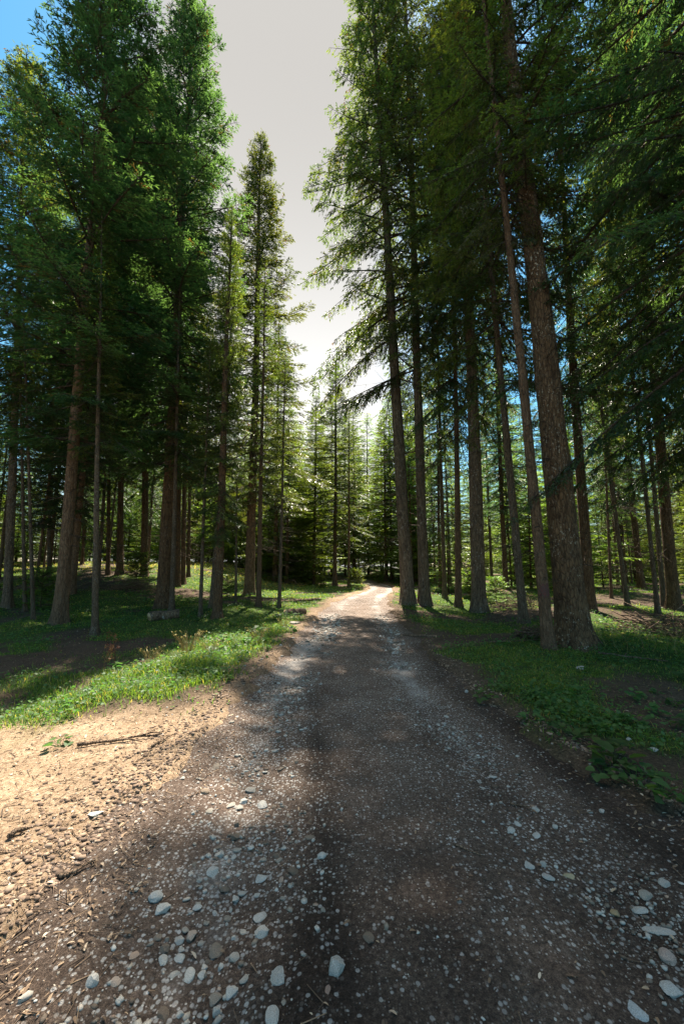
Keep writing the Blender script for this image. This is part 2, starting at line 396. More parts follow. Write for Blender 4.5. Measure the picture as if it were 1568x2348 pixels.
def floor_masks(X, Y):
    c = clearing(X, Y); s = sdist(X, Y)
    edge = sst(0.75, 0.15, s + .5 * fbm(X * 1.7, Y * 1.7, 66, 3)) * sst(60, 20, Y)
    litter = sst(.0, .26, fbm(X * .45, Y * .45, 71, 3) + .25 * fbm(X * 1.9, Y * 1.9, 75, 2))
    lp = np.exp(-(((X + 5.5) / 2.2) ** 2 + ((Y - 7.3) / .8) ** 2))        # bare brown strip under the left trees
    litter = np.clip(litter * sst(-30, 10, Y) + lp, 0, 1)
    dirt = np.clip(np.maximum(c * (0.86 + .28 * fbm(X * 2.6, Y * 2.6, 81, 3)), edge * np.where(X > road_c(Y), .06, .35) + .3 * edge * sst(16, 24, Y)), 0, 1)
    litter = np.maximum(litter, edge)
    moss = np.clip((1 - litter) * (1 - edge * .8), 0, 1)
    return dirt, moss, litter

ys = np.concatenate([np.linspace(-9, 0.6, 24, endpoint=False), np.geomspace(1.6, 14, 300) - 1.0, np.geomspace(13.2, 60, 150), np.geomspace(61, 420, 24)])
xs_half = np.concatenate([np.linspace(0, 6.5, 170, endpoint=False), np.geomspace(6.5, 40, 90, endpoint=False), np.geomspace(40, 320, 20)])
xs = np.concatenate([-xs_half[:0:-1], xs_half])
X, Y = np.meshgrid(xs, ys)
Z = ground_z(X, Y)
g = link('ground', grid_mesh('ground', X, Y, Z, M_FLOOR, floor_masks(X, Y)))
tag(g, 'mossy forest floor with brown litter and a bare pale dirt pull-off', 'ground', kind='structure')

ys = np.concatenate([np.linspace(-8, .8, 30, endpoint=False), np.geomspace(1.8, 16, 420) - 1.0, np.geomspace(15.2, 66, 160)])
us = np.linspace(-1, 1, 220)
U, Y = np.meshgrid(us, ys)
X = road_c(Y) + U * (road_w(Y) + .45)
u = X - road_c(Y)
n1 = fbm(X * 1.3, Y * .8, 91, 3); n2 = fbm(X * 6, Y * 6, 95, 3)
bl = np.interp(Y, [0, 5, 10, 20], [-1.02, -1.0, -.85, -.7]); br = np.interp(Y, [0, 1.7, 2.6, 5, 10, 20], [1.35, 1.2, .80, .80, .75, .7])
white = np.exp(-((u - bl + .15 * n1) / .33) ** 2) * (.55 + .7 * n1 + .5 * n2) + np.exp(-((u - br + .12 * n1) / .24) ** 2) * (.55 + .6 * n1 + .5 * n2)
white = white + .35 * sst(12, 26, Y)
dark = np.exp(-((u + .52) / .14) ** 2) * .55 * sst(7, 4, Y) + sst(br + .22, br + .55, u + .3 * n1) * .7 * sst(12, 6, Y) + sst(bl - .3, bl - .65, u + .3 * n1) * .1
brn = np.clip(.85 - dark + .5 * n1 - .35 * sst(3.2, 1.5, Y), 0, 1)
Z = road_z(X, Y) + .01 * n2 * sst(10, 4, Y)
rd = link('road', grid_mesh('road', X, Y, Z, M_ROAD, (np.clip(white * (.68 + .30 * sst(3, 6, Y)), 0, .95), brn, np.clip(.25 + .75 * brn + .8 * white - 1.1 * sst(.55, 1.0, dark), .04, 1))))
tag(rd, 'dirt and gravel forest track running into the trees', 'road', kind='structure')

# ------------------------------------------------------------------ conifers
def perp(D):
    up = np.zeros_like(D); up[:, 2] = 1
    s = np.cross(D, up); s /= np.linalg.norm(s, axis=1, keepdims=True) + 1e-9
    return s, np.cross(s, D)

def tubes(P0, P1, r0, r1, sides=3):
    """straight tapered tubes without caps"""
    D = P1 - P0; D = D / (np.linalg.norm(D, axis=1, keepdims=True) + 1e-9)
    s, n = perp(D); k = len(P0); V = np.zeros((k, 2 * sides, 3))
    for i in range(sides):
        a = 2 * math.pi * i / sides
        d = s * math.cos(a) + n * math.sin(a)
        V[:, i] = P0 + d * r0[:, None]; V[:, sides + i] = P1 + d * r1[:, None]
    F = [[i, (i + 1) % sides, sides + (i + 1) % sides, sides + i] for i in range(sides)]
    F = (np.arange(k)[:, None, None] * 2 * sides + np.array(F)[None]).reshape(-1, 4)
    return V.reshape(-1, 3), F

class Conifer: pass

def conifer(seed, H, cb, Rad, whorl=.40, nper=6, droop=.35, upturn=.25, top_e=.5, low_e=-.25, dens=1.0, shoot=.14, width=.042, tw_sp=.11, keep=.86, dead=26, mat=None, twig_max=.85, hang=.5, prof=.75):
    r = np.random.default_rng(seed)
    zb = H * cb
    zs = []
    z = zb
    while z < H - .25:
        zs.append(z); z += whorl * (1.1 - .55 * (z - zb) / (H - zb)) * r.uniform(.75, 1.25)
    zs = np.array(zs)
    nb = r.integers(nper - 1, nper + 2, len(zs))
    bz = np.repeat(zs, nb); k = len(bz)
    bz = bz + r.normal(0, .12, k)
    az = np.concatenate([2 * np.pi * (np.arange(n) + r.uniform()) / n for n in nb]) + r.normal(0, .3, k)
    t = np.clip((bz - zb) / (H - zb), 0, 1)
    L = Rad * (1 - t) ** prof * (0.62 + .38 * sst(0, .16, t)) * r.uniform(.62, 1.18, k) * (1 + .25 * np.sin(az * 2 + seed) * (1 - t)) + .12
    kp = r.uniform(size=k) < keep
    bz, az, t, L = bz[kp], az[kp], t[kp], L[kp]; k = len(bz)
    e = low_e + (top_e - low_e) * t ** 1.2 + r.normal(0, .09, k)
    dr = droop * (1 - .75 * t) * r.uniform(.6, 1.4, k)
    up = upturn * r.uniform(.5, 1.5, k)
    hd = np.stack([np.cos(az), np.sin(az), 0 * az], 1)
    bend = r.normal(0, .18, k)
    def bp(i, s):
        h = hd[i]; side = np.stack([-h[:, 1], h[:, 0], 0 * s], 1)
        zz = bz[i] + L[i] * (np.tan(e[i]) * s - dr[i] * s ** 2 + up[i] * s ** 3 * .6)
        return h * (L[i] * s)[:, None] + side * (bend[i] * L[i] * s ** 2)[:, None] + np.stack([0 * s, 0 * s, zz], 1)
    # woody limbs
    VV, FF, off = [], [], 0
    seg = 5; I = np.arange(k)
    for q in range(seg):
        a = bp(I, np.full(k, q / seg)); c = bp(I, np.full(k, (q + 1) / seg))
        rr = .006 + .011 * L
        V, F = tubes(a, c, rr * (1 - q / seg) + .003, rr * (1 - (q + 1) / seg) + .003)
        VV.append(V); FF.append(F + off); off += len(V)
    # twigs
    nt_ = np.maximum(4, (L / tw_sp * 2 * dens).astype(int))
    ti = np.repeat(I, nt_); n = len(ti)
    s = r.uniform(.10, 1.0, n) ** .8
    side_s = np.where(r.uniform(size=n) < .5, -1.0, 1.0)
    p0 = bp(ti, s); p1 = bp(ti, np.minimum(s + .03, 1.03)); ax = p1 - p0; ax /= np.linalg.norm(ax, axis=1, keepdims=True) + 1e-9
    sd, _ = perp(ax)
    l2 = np.minimum(twig_max, (.40 * L[ti] * (1 - s) ** .8 + .14)) * r.uniform(.6, 1.2, n)
    ang = r.uniform(.7, 1.15, n)
    td = ax * np.cos(ang)[:, None] + sd * (np.sin(ang) * side_s)[:, None]
    td[:, 2] += -hang * r.uniform(.2, 1.1, n) * (1 - .8 * t[ti]) + .1 * r.normal(size=n) + .15 * t[ti]
    td /= np.linalg.norm(td, axis=1, keepdims=True)
    V, F = tubes(p0, p0 + td * (l2 * .9)[:, None], np.full(n, .0055), np.full(n, .002), 3)
    VV.append(V); FF.append(F + off); off += len(V)
    # bare dead lower branches on the stem
    if dead:
        dz = r.uniform(H * .07, zb + .15 * (H - zb), dead); da = r.uniform(0, 2 * np.pi, dead); dl = r.uniform(.4, 1.9, dead) * (.6 + Rad / 6)
        h = np.stack([np.cos(da), np.sin(da), 0 * da], 1)
        a = np.stack([0 * dz, 0 * dz, dz], 1)
        for q in range(3):
            c = a + h * (dl / 3)[:, None] + np.stack([r.normal(0, .06, dead), r.normal(0, .06, dead), -dl / 3 * r.uniform(.0, .5, dead)], 1)
            V, F = tubes(a, c, .014 * (1 - q * .28) + 0 * dz, .014 * (1 - (q + 1) * .28) + 0 * dz); VV.append(V); FF.append(F + off); off += len(V)
            for _ in range(2):
                e_ = c + h * (r.uniform(.1, .35, dead))[:, None] + r.normal(0, .22, (dead, 3))
                V, F = tubes(c, e_, .006 + 0 * dz, .002 + 0 * dz); VV.append(V); FF.append(F + off); off += len(V)
            a = c
    C = Conifer()
    C.H = H
    C.branches = mesh_np('branches', np.concatenate(VV), np.concatenate(FF), M_TWIG)
    # shoots: narrow needle-covered sprigs along every twig
    ns = np.maximum(2, (l2 / (shoot * .52) * 1.5 * dens).astype(int))
    si = np.repeat(np.arange(n), ns); q = len(si)
    f = r.uniform(.05, 1.05, q)
    b0 = p0[si] + td[si] * (l2[si] * f)[:, None]
    tsd, tn = perp(td[si])
    sg = np.where(r.uniform(size=q) < .5, -1., 1.)
    an = r.uniform(.2, .95, q)
    d = td[si] * np.cos(an)[:, None] + tsd * (np.sin(an) * sg)[:, None] + r.normal(0, .16, (q, 3))
    d[:, 2] -= .25 * hang
    d /= np.linalg.norm(d, axis=1, keepdims=True)
    ln = shoot * r.uniform(.6, 1.3, q); wd = width * r.uniform(.7, 1.25, q)
    nrm = r.normal(0, .38, (q, 3)); nrm[:, 2] += 1
    ws = np.cross(d, nrm); ws /= np.linalg.norm(ws, axis=1, keepdims=True) + 1e-9
    V = np.empty((q, 4, 3), np.float32)
    V[:, 0] = b0; mid = b0 + d * (ln * .45)[:, None]
    cup = np.cross(ws, d) * (wd * .3)[:, None]
    V[:, 1] = mid + ws * (wd * .5)[:, None] + cup; V[:, 2] = b0 + d * ln[:, None]; V[:, 3] = mid - ws * (wd * .5)[:, None] + cup
    brt = r.uniform(0, 1, k); 
    tint = np.clip(.12 + .55 * brt[ti[si]] * r.uniform(.5, 1.3, q) + .25 * r.uniform(size=q), .11, 1)
    deadb = (r.uniform(size=n) < .02)[si]
    tint = np.where(deadb, .02, tint)
    C.crown = mesh_np('crown', V.reshape(-1, 3), np.arange(q * 4).reshape(-1, 4), mat or M_SPRUCE, False, tint)
    C.n = q
    return C

def trunk_mesh(seed, H, r0=.30, sides=18, rings=90, flare=.55, bark=None, top=1.0, crook=.25):
    r = np.random.default_rng(seed)
    zs = np.concatenate([np.linspace(-.25, 1.2, 22, endpoint=False), np.linspace(1.2, H * top, rings)])
    a = np.linspace(0, 2 * np.pi, sides, endpoint=False)
    ph = r.uniform(0, 6.28, 4)
    A, Zz = np.meshgrid(a, zs)
    taper = np.clip(1 - np.maximum(Zz, 0) / H, 0, 1) ** .72 * .97 + .03
    fl = flare * np.exp(-np.maximum(Zz, -.2) / .28) * (1 + .5 * np.sin(A * 4 + ph[0]) + .35 * np.sin(A * 7 + ph[1])) + .12 * np.exp(-np.maximum(Zz, 0) / 1.1)
    bump = .035 * fbm(A * 3 + 9, Zz * 1.3, seed, 2) + .05 * vnoise(np.sin(A) * 2 + 5, Zz * .6 + np.cos(A), seed + 3)
    Rr = r0 * (taper + fl * .8 + bump * 2)
    cx = crook * .4 * r0 * np.sin(Zz * .35 + ph[2]) + crook * .35 * r0 * np.sin(Zz * .13 + ph[3]); cy_ = crook * .4 * r0 * np.sin(Zz * .29 + ph[3])
    V = np.stack([cx + Rr * np.cos(A), cy_ + Rr * np.sin(A), Zz], -1).reshape(-1, 3)
    ny = len(zs)
    i, j = np.meshgrid(np.arange(ny - 1), np.arange(sides), indexing='ij')
    i = i.ravel(); j = j.ravel(); jn = (j + 1) % sides
    F = np.stack([i * sides + j, i * sides + jn, (i + 1) * sides + jn, (i + 1) * sides + j], 1)
    cap = np.array([[(ny - 1) * sides + q, (ny - 1) * sides + (q + 1) % sides, (ny - 1) * sides + (q + 2) % sides] for q in range(0, sides, 2)])
    return mesh_np('trunk', V, [F, cap], bark or M_BARK, True)

PROTO = {
    'full':   conifer(11, 28, .19, 3.2, mat=M_FIR, droop=.28, low_e=-.12, hang=.4, dens=1.25, prof=.68, whorl=.62, nper=6, keep=.86, shoot=.115, width=.030, twig_max=.62),
    'spruce': conifer(12, 28, .18, 3.3, mat=M_SPRUCE, droop=.45, upturn=.5, low_e=-.22, whorl=.64, hang=.55, keep=.9, prof=.85, dens=1.2, shoot=.115, width=.030, twig_max=.55),
    'high':   conifer(13, 28, .28, 3.4, mat=M_SPRUCE, droop=.5, upturn=.25, low_e=-.35, hang=1.0, dead=40, whorl=.66, keep=.82, dens=1.15, shoot=.115, width=.029, twig_max=.62),
    'high_b': conifer(14, 28, .27, 3.2, mat=M_FIR, droop=.45, upturn=.2, low_e=-.35, hang=.85, dead=40, whorl=.66, keep=.80, dens=1.15, shoot=.115, width=.029, twig_max=.62),
    'bare':   conifer(21, 28, .46, 3.0, mat=M_SPRUCE, droop=.45, upturn=.2, low_e=-.3, hang=.9, dead=90, whorl=.70, keep=.62, dens=1.1, shoot=.115, width=.029, twig_max=.6),
    'pole':   conifer(15, 24, .42, 1.8, mat=M_SPRUCE, droop=.4, low_e=-.2, hang=.6, dead=60, nper=5, whorl=.6, keep=.85, dens=1.1, shoot=.115, width=.030, twig_max=.5),
    'young':  conifer(16, 12, .04, 2.3, mat=M_YOUNG_SUNLIT, droop=.2, upturn=.3, low_e=-.12, hang=.3, dead=0, whorl=.46, shoot=.12, width=.034, dens=.95),
    'edge':   conifer(19, 24, .06, 3.3, mat=M_YOUNG_SUNLIT, droop=.35, upturn=.35, low_e=-.2, hang=.5, dead=0, whorl=.62, shoot=.16, width=.05, dens=.75),  # brighter needle colour puts sunlight into these distant crowns
    'near':   conifer(17, 26, .20, 4.0, mat=M_FIR, droop=.45, upturn=.2, low_e=-.3, hang=.8, shoot=.10, width=.022, tw_sp=.085, dead=20, whorl=.60, dens=1.2, twig_max=.65),
    'sapling': conifer(18, 1.6, .06, .55, mat=M_YOUNG_SUNLIT, droop=.1, upturn=.2, low_e=.05, top_e=.7, hang=.15, dead=0, whorl=.15, shoot=.07, width=.02, tw_sp=.05, twig_max=.25),
}
TR = {k: trunk_mesh(100 + i, PROTO[k].H, bark=mt) for i, (k, mt) in enumerate([('full', M_BARK), ('spruce', M_BARK), ('high', M_BARK_PALE), ('high_b', M_BARK), ('bare', M_BARK), ('pole', M_BARK_PALE), ('young', M_BARK), ('edge', M_BARK), ('near', M_BARK)])}
TRW = {k: trunk_mesh(140 + i, PROTO[k].H, bark=M_BARK_WARM) for i, k in enumerate(('full', 'spruce', 'high', 'high_b', 'pole', 'bare'))}
TR['sapling'] = trunk_mesh(199, 1.6, r0=.02, sides=6, rings=8, flare=.1)
print('shoots', {k: v.n for k, v in PROTO.items()})

def tree(kind, loc, H, dia, label, group=None, wide=1.0, lean=(0, 0), rot=None, warm=False, trunk=None, name='conifer', cat='tree'):
    if kind == 'young': name = 'young_spruce'
    e = empty(name, (loc[0], loc[1], loc[2]))
    e.rotation_euler = (lean[1], lean[0], 0)
    rot = random.uniform(0, 6.28) if rot is None else rot
    P = PROTO[kind]; s = H / P.H
    tm = trunk or (TRW[kind] if warm and kind in TRW else TR[kind])
    r0 = .02 if kind == 'sapling' else .30
    tk = link('trunk', tm, e); rs = dia / 2 / r0; tk.scale = (rs, rs, s); tk.rotation_euler = (0, 0, rot)
    br = link('branches', P.branches, e); br.scale = (s * wide, s * wide, s); br.rotation_euler = (0, 0, rot)
    cr = link('crown', P.crown, e); cr.scale = (s * wide, s * wide, s); cr.rotation_euler = (0, 0, rot)
    tag(e, label, cat, group)
    return e

def px_lean(bx, by, tx, ty):
    """sideways lean of a stem so that it passes through the pixels (bx,by) and (tx,ty)"""
    p = at(bx, by); v = ray(tx, ty); k = (p.y) / v.y
    q = Vector((0, 0, CAM_H)) + v * k
    return math.atan2(q.x - p.x, q.z - p.z), p

HERO = trunk_mesh(300, 28, sides=40, rings=220, flare=.5, bark=M_BARK_HERO, crook=.15)
T = []   # (x, y) of every tree, for spacing
TOPS = {(1322, 1478): -420, (1260, 1488): -260, (1200, 1430): -200, (1100, 1402): -180, (1051, 1392): 100, (974, 1387): -220, (937, 1387): -150, (1352, 1400): -60, (1440, 1392): 480, (1508, 1410): 250, (1547, 1400): -120, (1522, 1392): 150, (1160, 1352): 480, (1020, 1372): 350, (1128, 1345): 760, (1402, 1372): 700, (1470, 1350): 260,
        (136, 1430): -300, (217, 1455): 480, (375, 1392): -25, (394, 1400): 650, (407, 1345): 420, (420, 1338): 380, (459, 1415): 760, (499, 1416): 470, (486, 1393): 540, (540, 1385): 980, (573, 1366): 300, (592, 1393): 600, (640, 1395): 800, (630, 1337): 700, (685, 1330): 1060, (77, 1420): 520, (58, 1402): 620, (18, 1392): 110,
        (275, 1318): 150, (247, 1318): 260, (330, 1325): 130, (112, 1330): 350, (432, 1322): 520, (172, 1332): 480, (768, 1342): 820, (800, 1347): 930}
def hero(kind, bx, by, tx, ty, H, wpx, label, wide=1.0, fore=0, warm=False, trunk=None, rot=None, group=None):
    ln, p = px_lean(bx, by, tx, ty)
    dia = wpx * (p.y * math.cos(PITCH)) / FPX / math.sqrt(1 + ((bx - 784) / FPX) ** 2) / 1.08
    top = TOPS[(bx, by)]
    v = ray(tx + (tx - bx) * .3, top); H = v.z / v.y * p.y + CAM_H - p.z
    T.append((p.x, p.y))
    return tree(kind, p, H, dia, label, group, wide, (ln, fore), rot, warm, trunk)

GR = 'tall conifers lining the right side of the track'
GL = 'tall conifers standing left of the track'
# right of the track
r1 = hero('bare', 1322, 1478, 1203, 400, 31, 84, 'thickest conifer right of the track, lichen-flecked bark, pale rock at its foot', 1.3, trunk=HERO, group=GR)
r2 = hero('bare', 1260, 1488, 1160, 500, 27, 31, 'slim leaning conifer against the thickest trunk, dull red paint mark on its bark', .7, warm=True, group=GR)
hero('high', 1200, 1430, 1148, 850, 26, 22, 'slender conifer just right of the brush heap, left of the paint-marked stem', 1.2, group=GR)
hero('high', 1100, 1402, 1083, 950, 29, 37, 'stout grey-brown conifer at the left end of the brush heap', .95, group=GR)
hero('high_b', 1051, 1392, 1045, 960, 26, 16, 'thin conifer just left of the stout trunk by the brush heap', .8, warm=True, group=GR)
hero('high', 974, 1387, 960, 950, 30, 27, 'second conifer from the track on its right side, paired close beside a thicker one', 1.0, group=GR)
hero('high', 937, 1387, 905, 850, 32, 33, 'conifer nearest the right edge of the track, long drooping boughs over the road', 1.05, rot=2.2, group=GR)
hero('high_b', 1352, 1400, 1318, 880, 28, 30, 'conifer half hidden behind the thickest trunk on its right', .75, group=GR)
hero('pole', 1440, 1392, 1400, 1100, 22, 13, 'thin pole conifer leaning in the open glade right of the thickest trunk', 1.0, group=GR)
hero('pole', 1508, 1410, 1466, 1000, 24, 13, 'thin dark pole conifer in front of the far right brush heap', 1.0, group=GR)
hero('high_b', 1547, 1400, 1520, 1100, 27, 34, 'thick dim conifer at the right margin behind the fallen branches', 1.0, group=GR)
hero('pole', 1522, 1392, 1497, 1100, 24, 14, 'narrow conifer squeezed beside the thick dim trunk at the right margin', 1.0, group=GR)
hero('full', 1160, 1352, 1146, 1050, 24, 13, 'dark full-crowned conifer seen through the gap above the brush heap', .7, group=GR)
hero('high', 1020, 1372, 1012, 1100, 26, 11, 'thin shaded conifer between the paired trunks and the brush heap', .9, group=GR)
hero('pole', 1128, 1345, 1120, 1150, 22, 8, 'very thin stem in the gap right of the stout trunk by the brush heap', 1.0, group=GR)
hero('pole', 1402, 1372, 1392, 1150, 20, 8, 'very thin sunlit stem in the glade right of the thickest trunk', 1.0, warm=True, group=GR)
hero('high_b', 1470, 1350, 1440, 1050, 27, 18, 'upright conifer at the back of the glade on the right', .9, group=GR)
# close dark tree whose boughs fill the upper right corner
T.append((7.3, 6.1)); tree('near', (7.3, 6.1, sz(7.3, 6.1)), 26, .62, 'close dark conifer outside the right margin, its drooping boughs filling the upper right corner', GR, 1.1, rot=.5)
T.append((9.4, 9.4)); tree('near', (9.4, 9.4, sz(9.4, 9.4)), 25, .5, 'shaded conifer behind the close dark boughs at the right margin', GR, 1.1, rot=2.9)
# left of the track
hero('full', 136, 1430, 238, 200, 33, 36, 'thickest conifer on the left, broad bright crown reaching past the top of the photo', 1.2, warm=True, group=GL)
hero('pole', 217, 1455, 224, 1050, 17, 18, 'slim conifer with its foot in bare brown litter, nearest on the left', 1.1, group=GL)
hero('full', 375, 1392, 406, 760, 33, 36, 'thick dark trunk behind the short log, tall bluish crown against the sky', 1.22, group=GL)
hero('pole', 394, 1400, 404, 1000, 22, 13, 'narrow stem touching the thick dark trunk behind the short log', .9, group=GL)
hero('high_b', 407, 1345, 412, 1000, 26, 13, 'straight conifer right behind the thick dark trunk, left one of a close pair', 1.1, group=GL)
hero('high', 420, 1338, 424, 1000, 27, 12, 'pale-barked straight conifer, right one of a close pair behind the thick dark trunk', 1.1, warm=True, group=GL)
hero('pole', 459, 1415, 476, 950, 21, 10, 'thin dark stem standing between the short log and the twin-stemmed conifer', .9, group=GL)
hero('spruce', 499, 1416, 518, 850, 21, 23, 'nearer trunk of the twin stems left of the track, patchy pale bark', .8, group=GL, rot=.7)
hero('pole', 486, 1393, 524, 850, 20, 15, 'rear leaning trunk of the twin stems left of the track', .9, group=GL)
hero('pole', 540, 1385, 543, 1100, 19, 7, 'very thin stem between the twin stems and the sunlit reddish trunk', .8, group=GL)
hero('spruce', 573, 1366, 582, 1000, 33, 25, 'reddish sunlit trunk left of the track with a tall pointed spruce top', 1.25, warm=True, group=GL, rot=2.0)
hero('pole', 592, 1393, 600, 1000, 22, 13, 'slim conifer in front of the reddish sunlit trunk, rusty bark at its foot', .9, warm=True, group=GL)
hero('pole', 640, 1395, 650, 1000, 21, 9, 'thin dark conifer nearest the left edge of the track', 1.5, group=GL)
hero('high_b', 630, 1337, 634, 1100, 27, 11, 'conifer at the meadow edge behind the thin dark stem by the track', .9, group=GL)
hero('young', 685, 1330, 687, 1100, 13, 6, 'small slender spruce in the sunny verge left of the track bend', .9, group=GL)
hero('pole', 77, 1420, 68, 1150, 20, 11, 'thin leaning stem left of the thickest left trunk, right one of two', .9, group=GL)
hero('pole', 58, 1402, 52, 1150, 20, 11, 'thin stem left of the thickest left trunk, left one of two', .9, group=GL)
hero('high', 18, 1392, 40, 750, 28, 26, 'pale-barked conifer at the left margin, rising dimly out of the shade', 1.4, group=GL)
hero('high_b', 275, 1318, 280, 900, 28, 17, 'dim conifer behind the thickest left trunk on the rise, right one of two', 1.3, group=GL)
hero('full', 247, 1318, 250, 1000, 25, 11, 'dim conifer behind the thickest left trunk on the rise, left one of two', 1.3, group=GL)
hero('full', 330, 1325, 334, 900, 27, 19, 'shaded conifer standing behind the left brush heap', 1.3, group=GL)
hero('high', 112, 1330, 114, 1100, 26, 11, 'thin upright stem just left of and behind the thickest left trunk', .9, group=GL)
hero('high_b', 432, 1322, 436, 1000, 27, 9, 'thin conifer at the edge of the golden meadow left of the track', .85, group=GL)
hero('high', 172, 1332, 176, 1000, 26, 9, 'thin shaded stem just right of and behind the thickest left trunk', .8, group=GL)
# middle, beyond the bend
hero('spruce', 768, 1342, 770, 900, 22, 11, 'spruce with a straight brown trunk left of the track bend, feathery crown in the gap', 1.35, warm=True)
m2 = hero('pole', 800, 1347, 800, 950, 17, 7, 'thin bare stem at the track bend with a red paint spot near its foot', 1.3, warm=True)

# forest behind and around
def sun_ok(x, y): return True
def scatter(n, x0, x1, y0, y1, mind, kinds, label, group, hmin, hmax, wide=(.8, 1.1), rr=1, seed=1, cond=None):
    rnd = random.Random(seed); c = 0; tries = 0
    while c < n and tries < n * 60:
        tries += 1
        x = rnd.uniform(x0, x1); y = rnd.uniform(y0, y1)
        if abs(x - float(road_c(y))) < float(road_w(y)) + 1.7: continue
        if any((x - a) ** 2 + (y - b) ** 2 < mind ** 2 for a, b in T): continue
        if cond and not cond(x, y): continue
        k = rnd.choice(kinds); H = rnd.uniform(hmin, hmax)
        T.append((x, y))
        tree(k, (x, y, sz(x, y)), H, H / 28 * rnd.uniform(.22, .46) if k != 'young' else H * .016, label, group, rnd.uniform(*wide), (rnd.gauss(0, .012), rnd.gauss(0, .012)), rnd.uniform(0, 6.28), rnd.random() < .3)
        c += 1
meadow = lambda x, y: not (-15 < x < -3 and 27 < y < 40)
scatter(22, -24, -4.5, 17, 34, 2.6, ['high', 'high_b', 'full', 'pole'], 'shaded conifer standing in the wood on the left rise', 'conifers in the wood left of the track', 14, 23, seed=3, cond=lambda x, y: meadow(x, y) and x < -.42 * y + 3 and not (x > -11.5 and y < 26))
scatter(20, 6, 30, 17, 36, 2.8, ['high', 'high_b', 'full', 'pole'], 'shaded conifer standing in the wood on the right flat', 'conifers in the wood right of the track', 14, 23, seed=4, cond=lambda x, y: not (x < 14 and y < 26))
scatter(46, -46, 46, 40, 62, 2.8, ['edge', 'spruce', 'edge', 'full'], 'distant conifer in the far wood beyond the bend', 'conifers of the far wood', 18, 26, (1.0, 1.3), seed=5, cond=lambda x, y: abs(x + .5) > 5 or y > 50)
scatter(48, -66, 66, 62, 92, 3.0, ['edge'], 'distant conifer in the far wood beyond the bend', 'conifers of the far wood', 18, 26, (1.2, 1.6), seed=6)
scatter(70, -90, 90, 92, 135, 3.0, ['edge'], 'distant conifer in the far wood beyond the bend', 'conifers of the far wood', 18, 25, (1.4, 1.8), seed=26)
scatter(46, -50, 50, 44, 64, 2.2, ['young'], 'low young spruce filling the far wood beyond the bend', 'young spruces of the far wood', 6, 11, (1.3, 1.8), seed=27, cond=lambda x, y: abs(x + .5) > 5 or y > 50)
scatter(30, -26, -2, 38, 54, 2.0, ['young'], 'young bushy spruce behind the golden meadow', 'young spruces behind the meadow', 7, 13, (1.0, 1.5), seed=7)
scatter(26, -40, -13, 24, 44, 2.0, ['young'], 'young bushy spruce in the shade on the left rise', 'young spruces on the left rise', 5, 11, (1.0, 1.5), seed=17, cond=meadow)
scatter(34, 4, 40, 24, 50, 2.0, ['young'], 'young bushy spruce in the understorey on the right', 'young spruces right of the track', 5, 12, (1.0, 1.5), seed=8)
scatter(6, -30, -14, 10, 24, 3.0, ['full', 'high_b'], 'dark conifer crowding the left margin', 'dark conifers at the left margin', 24, 30, seed=9)
scatter(5, 13, 26, 9, 18, 3.0, ['full', 'high_b'], 'dark conifer crowding the right margin', 'dark conifers at the right margin', 24, 30, seed=10)

for k_, (x_, y_, H_, kk) in enumerate([(-2.6, 37, 17, 'edge'), (-4.8, 34.5, 14, 'young'), (6.3, 36, 15, 'edge'), (1.5, 50, 24, 'edge'), (4.6, 41.5, 19, 'edge'), (-1.5, 55, 26, 'edge'), (-3.3, 48, 24, 'spruce'), (5.5, 44, 22, 'edge'), (8.5, 47, 24, 'spruce'), (3.5, 53, 23, 'edge'), (.5, 60, 25, 'edge'), (-3.5, 63, 25, 'edge'), (6, 58, 24, 'spruce'), (-6.5, 46, 21, 'edge'), (-5.2, 37.5, 14, 'young'), (-7, 62, 24, 'edge'), (-8.5, 42, 22, 'spruce'), (2.2, 66, 26, 'spruce'), (7.2, 39, 12, 'young'), (-4.2, 42, 11, 'young'), (-1.2, 70, 26, 'edge')]):
    T.append((x_, y_)); tree(kk, (x_, y_, sz(x_, y_)), H_, .3, 'sunlit spruce closing the view where the track bends away', 'spruces closing the view at the bend', 1.45, rot=k_ * 1.7)
# paint marks
def paint(treeobj, z, wd, hgt, name='paint_mark'):
    tk = [c for c in treeobj.children if c.name.startswith('trunk')][0]; me = tk.data; sides = 18
    co = np.empty(len(me.vertices) * 3, np.float32); me.vertices.foreach_get('co', co); ring = co.reshape(-1, sides, 3)
    zc = ring[:, 0, 2]; sx, szz = tk.scale[0], tk.scale[2]; a0 = -math.pi / 2 - tk.rotation_euler.z - .25
    rr = random.Random(3); n, m_ = 12, 8; V = []; F = []
    for j in range(m_):
        for i in range(n):
            q = wd * (1 + .18 * math.sin(j * 2.1) + .1 * rr.uniform(-1, 1)); a = a0 + (i / (n - 1) - .5) * q
            zz = (z + (j / (m_ - 1) - .5) * hgt * (1 + .25 * math.sin(i * 1.7))) / szz
            k = int(np.clip(np.searchsorted(zc, zz) - 1, 0, len(zc) - 2)); f = (zz - zc[k]) / (zc[k + 1] - zc[k])
            u_ = (a % (2 * math.pi)) / (2 * math.pi) * sides; b_ = int(u_) % sides; g_ = u_ - int(u_)
            P = [ring[k + e, (b_ + h_) % sides] for e in (0, 1) for h_ in (0, 1)]
            p = (P[0] * (1 - g_) + P[1] * g_) * (1 - f) + (P[2] * (1 - g_) + P[3] * g_) * f
            V.append(p + np.array([math.cos(a), math.sin(a), 0]) * .004 / sx)
    for j in range(m_ - 1):
        for i in range(n - 1):
            a = j * n + i; F.append((a, a + 1, a + n + 1, a + n))
    o = link(name, mesh_np(name, np.array(V), np.array(F), M_RED, True), treeobj)
    o.scale = tk.scale; o.rotation_euler = tk.rotation_euler
    o['label'] = 'dull red trail mark painted on the bark'
paint(r2, 1.12, 1.7, .24)
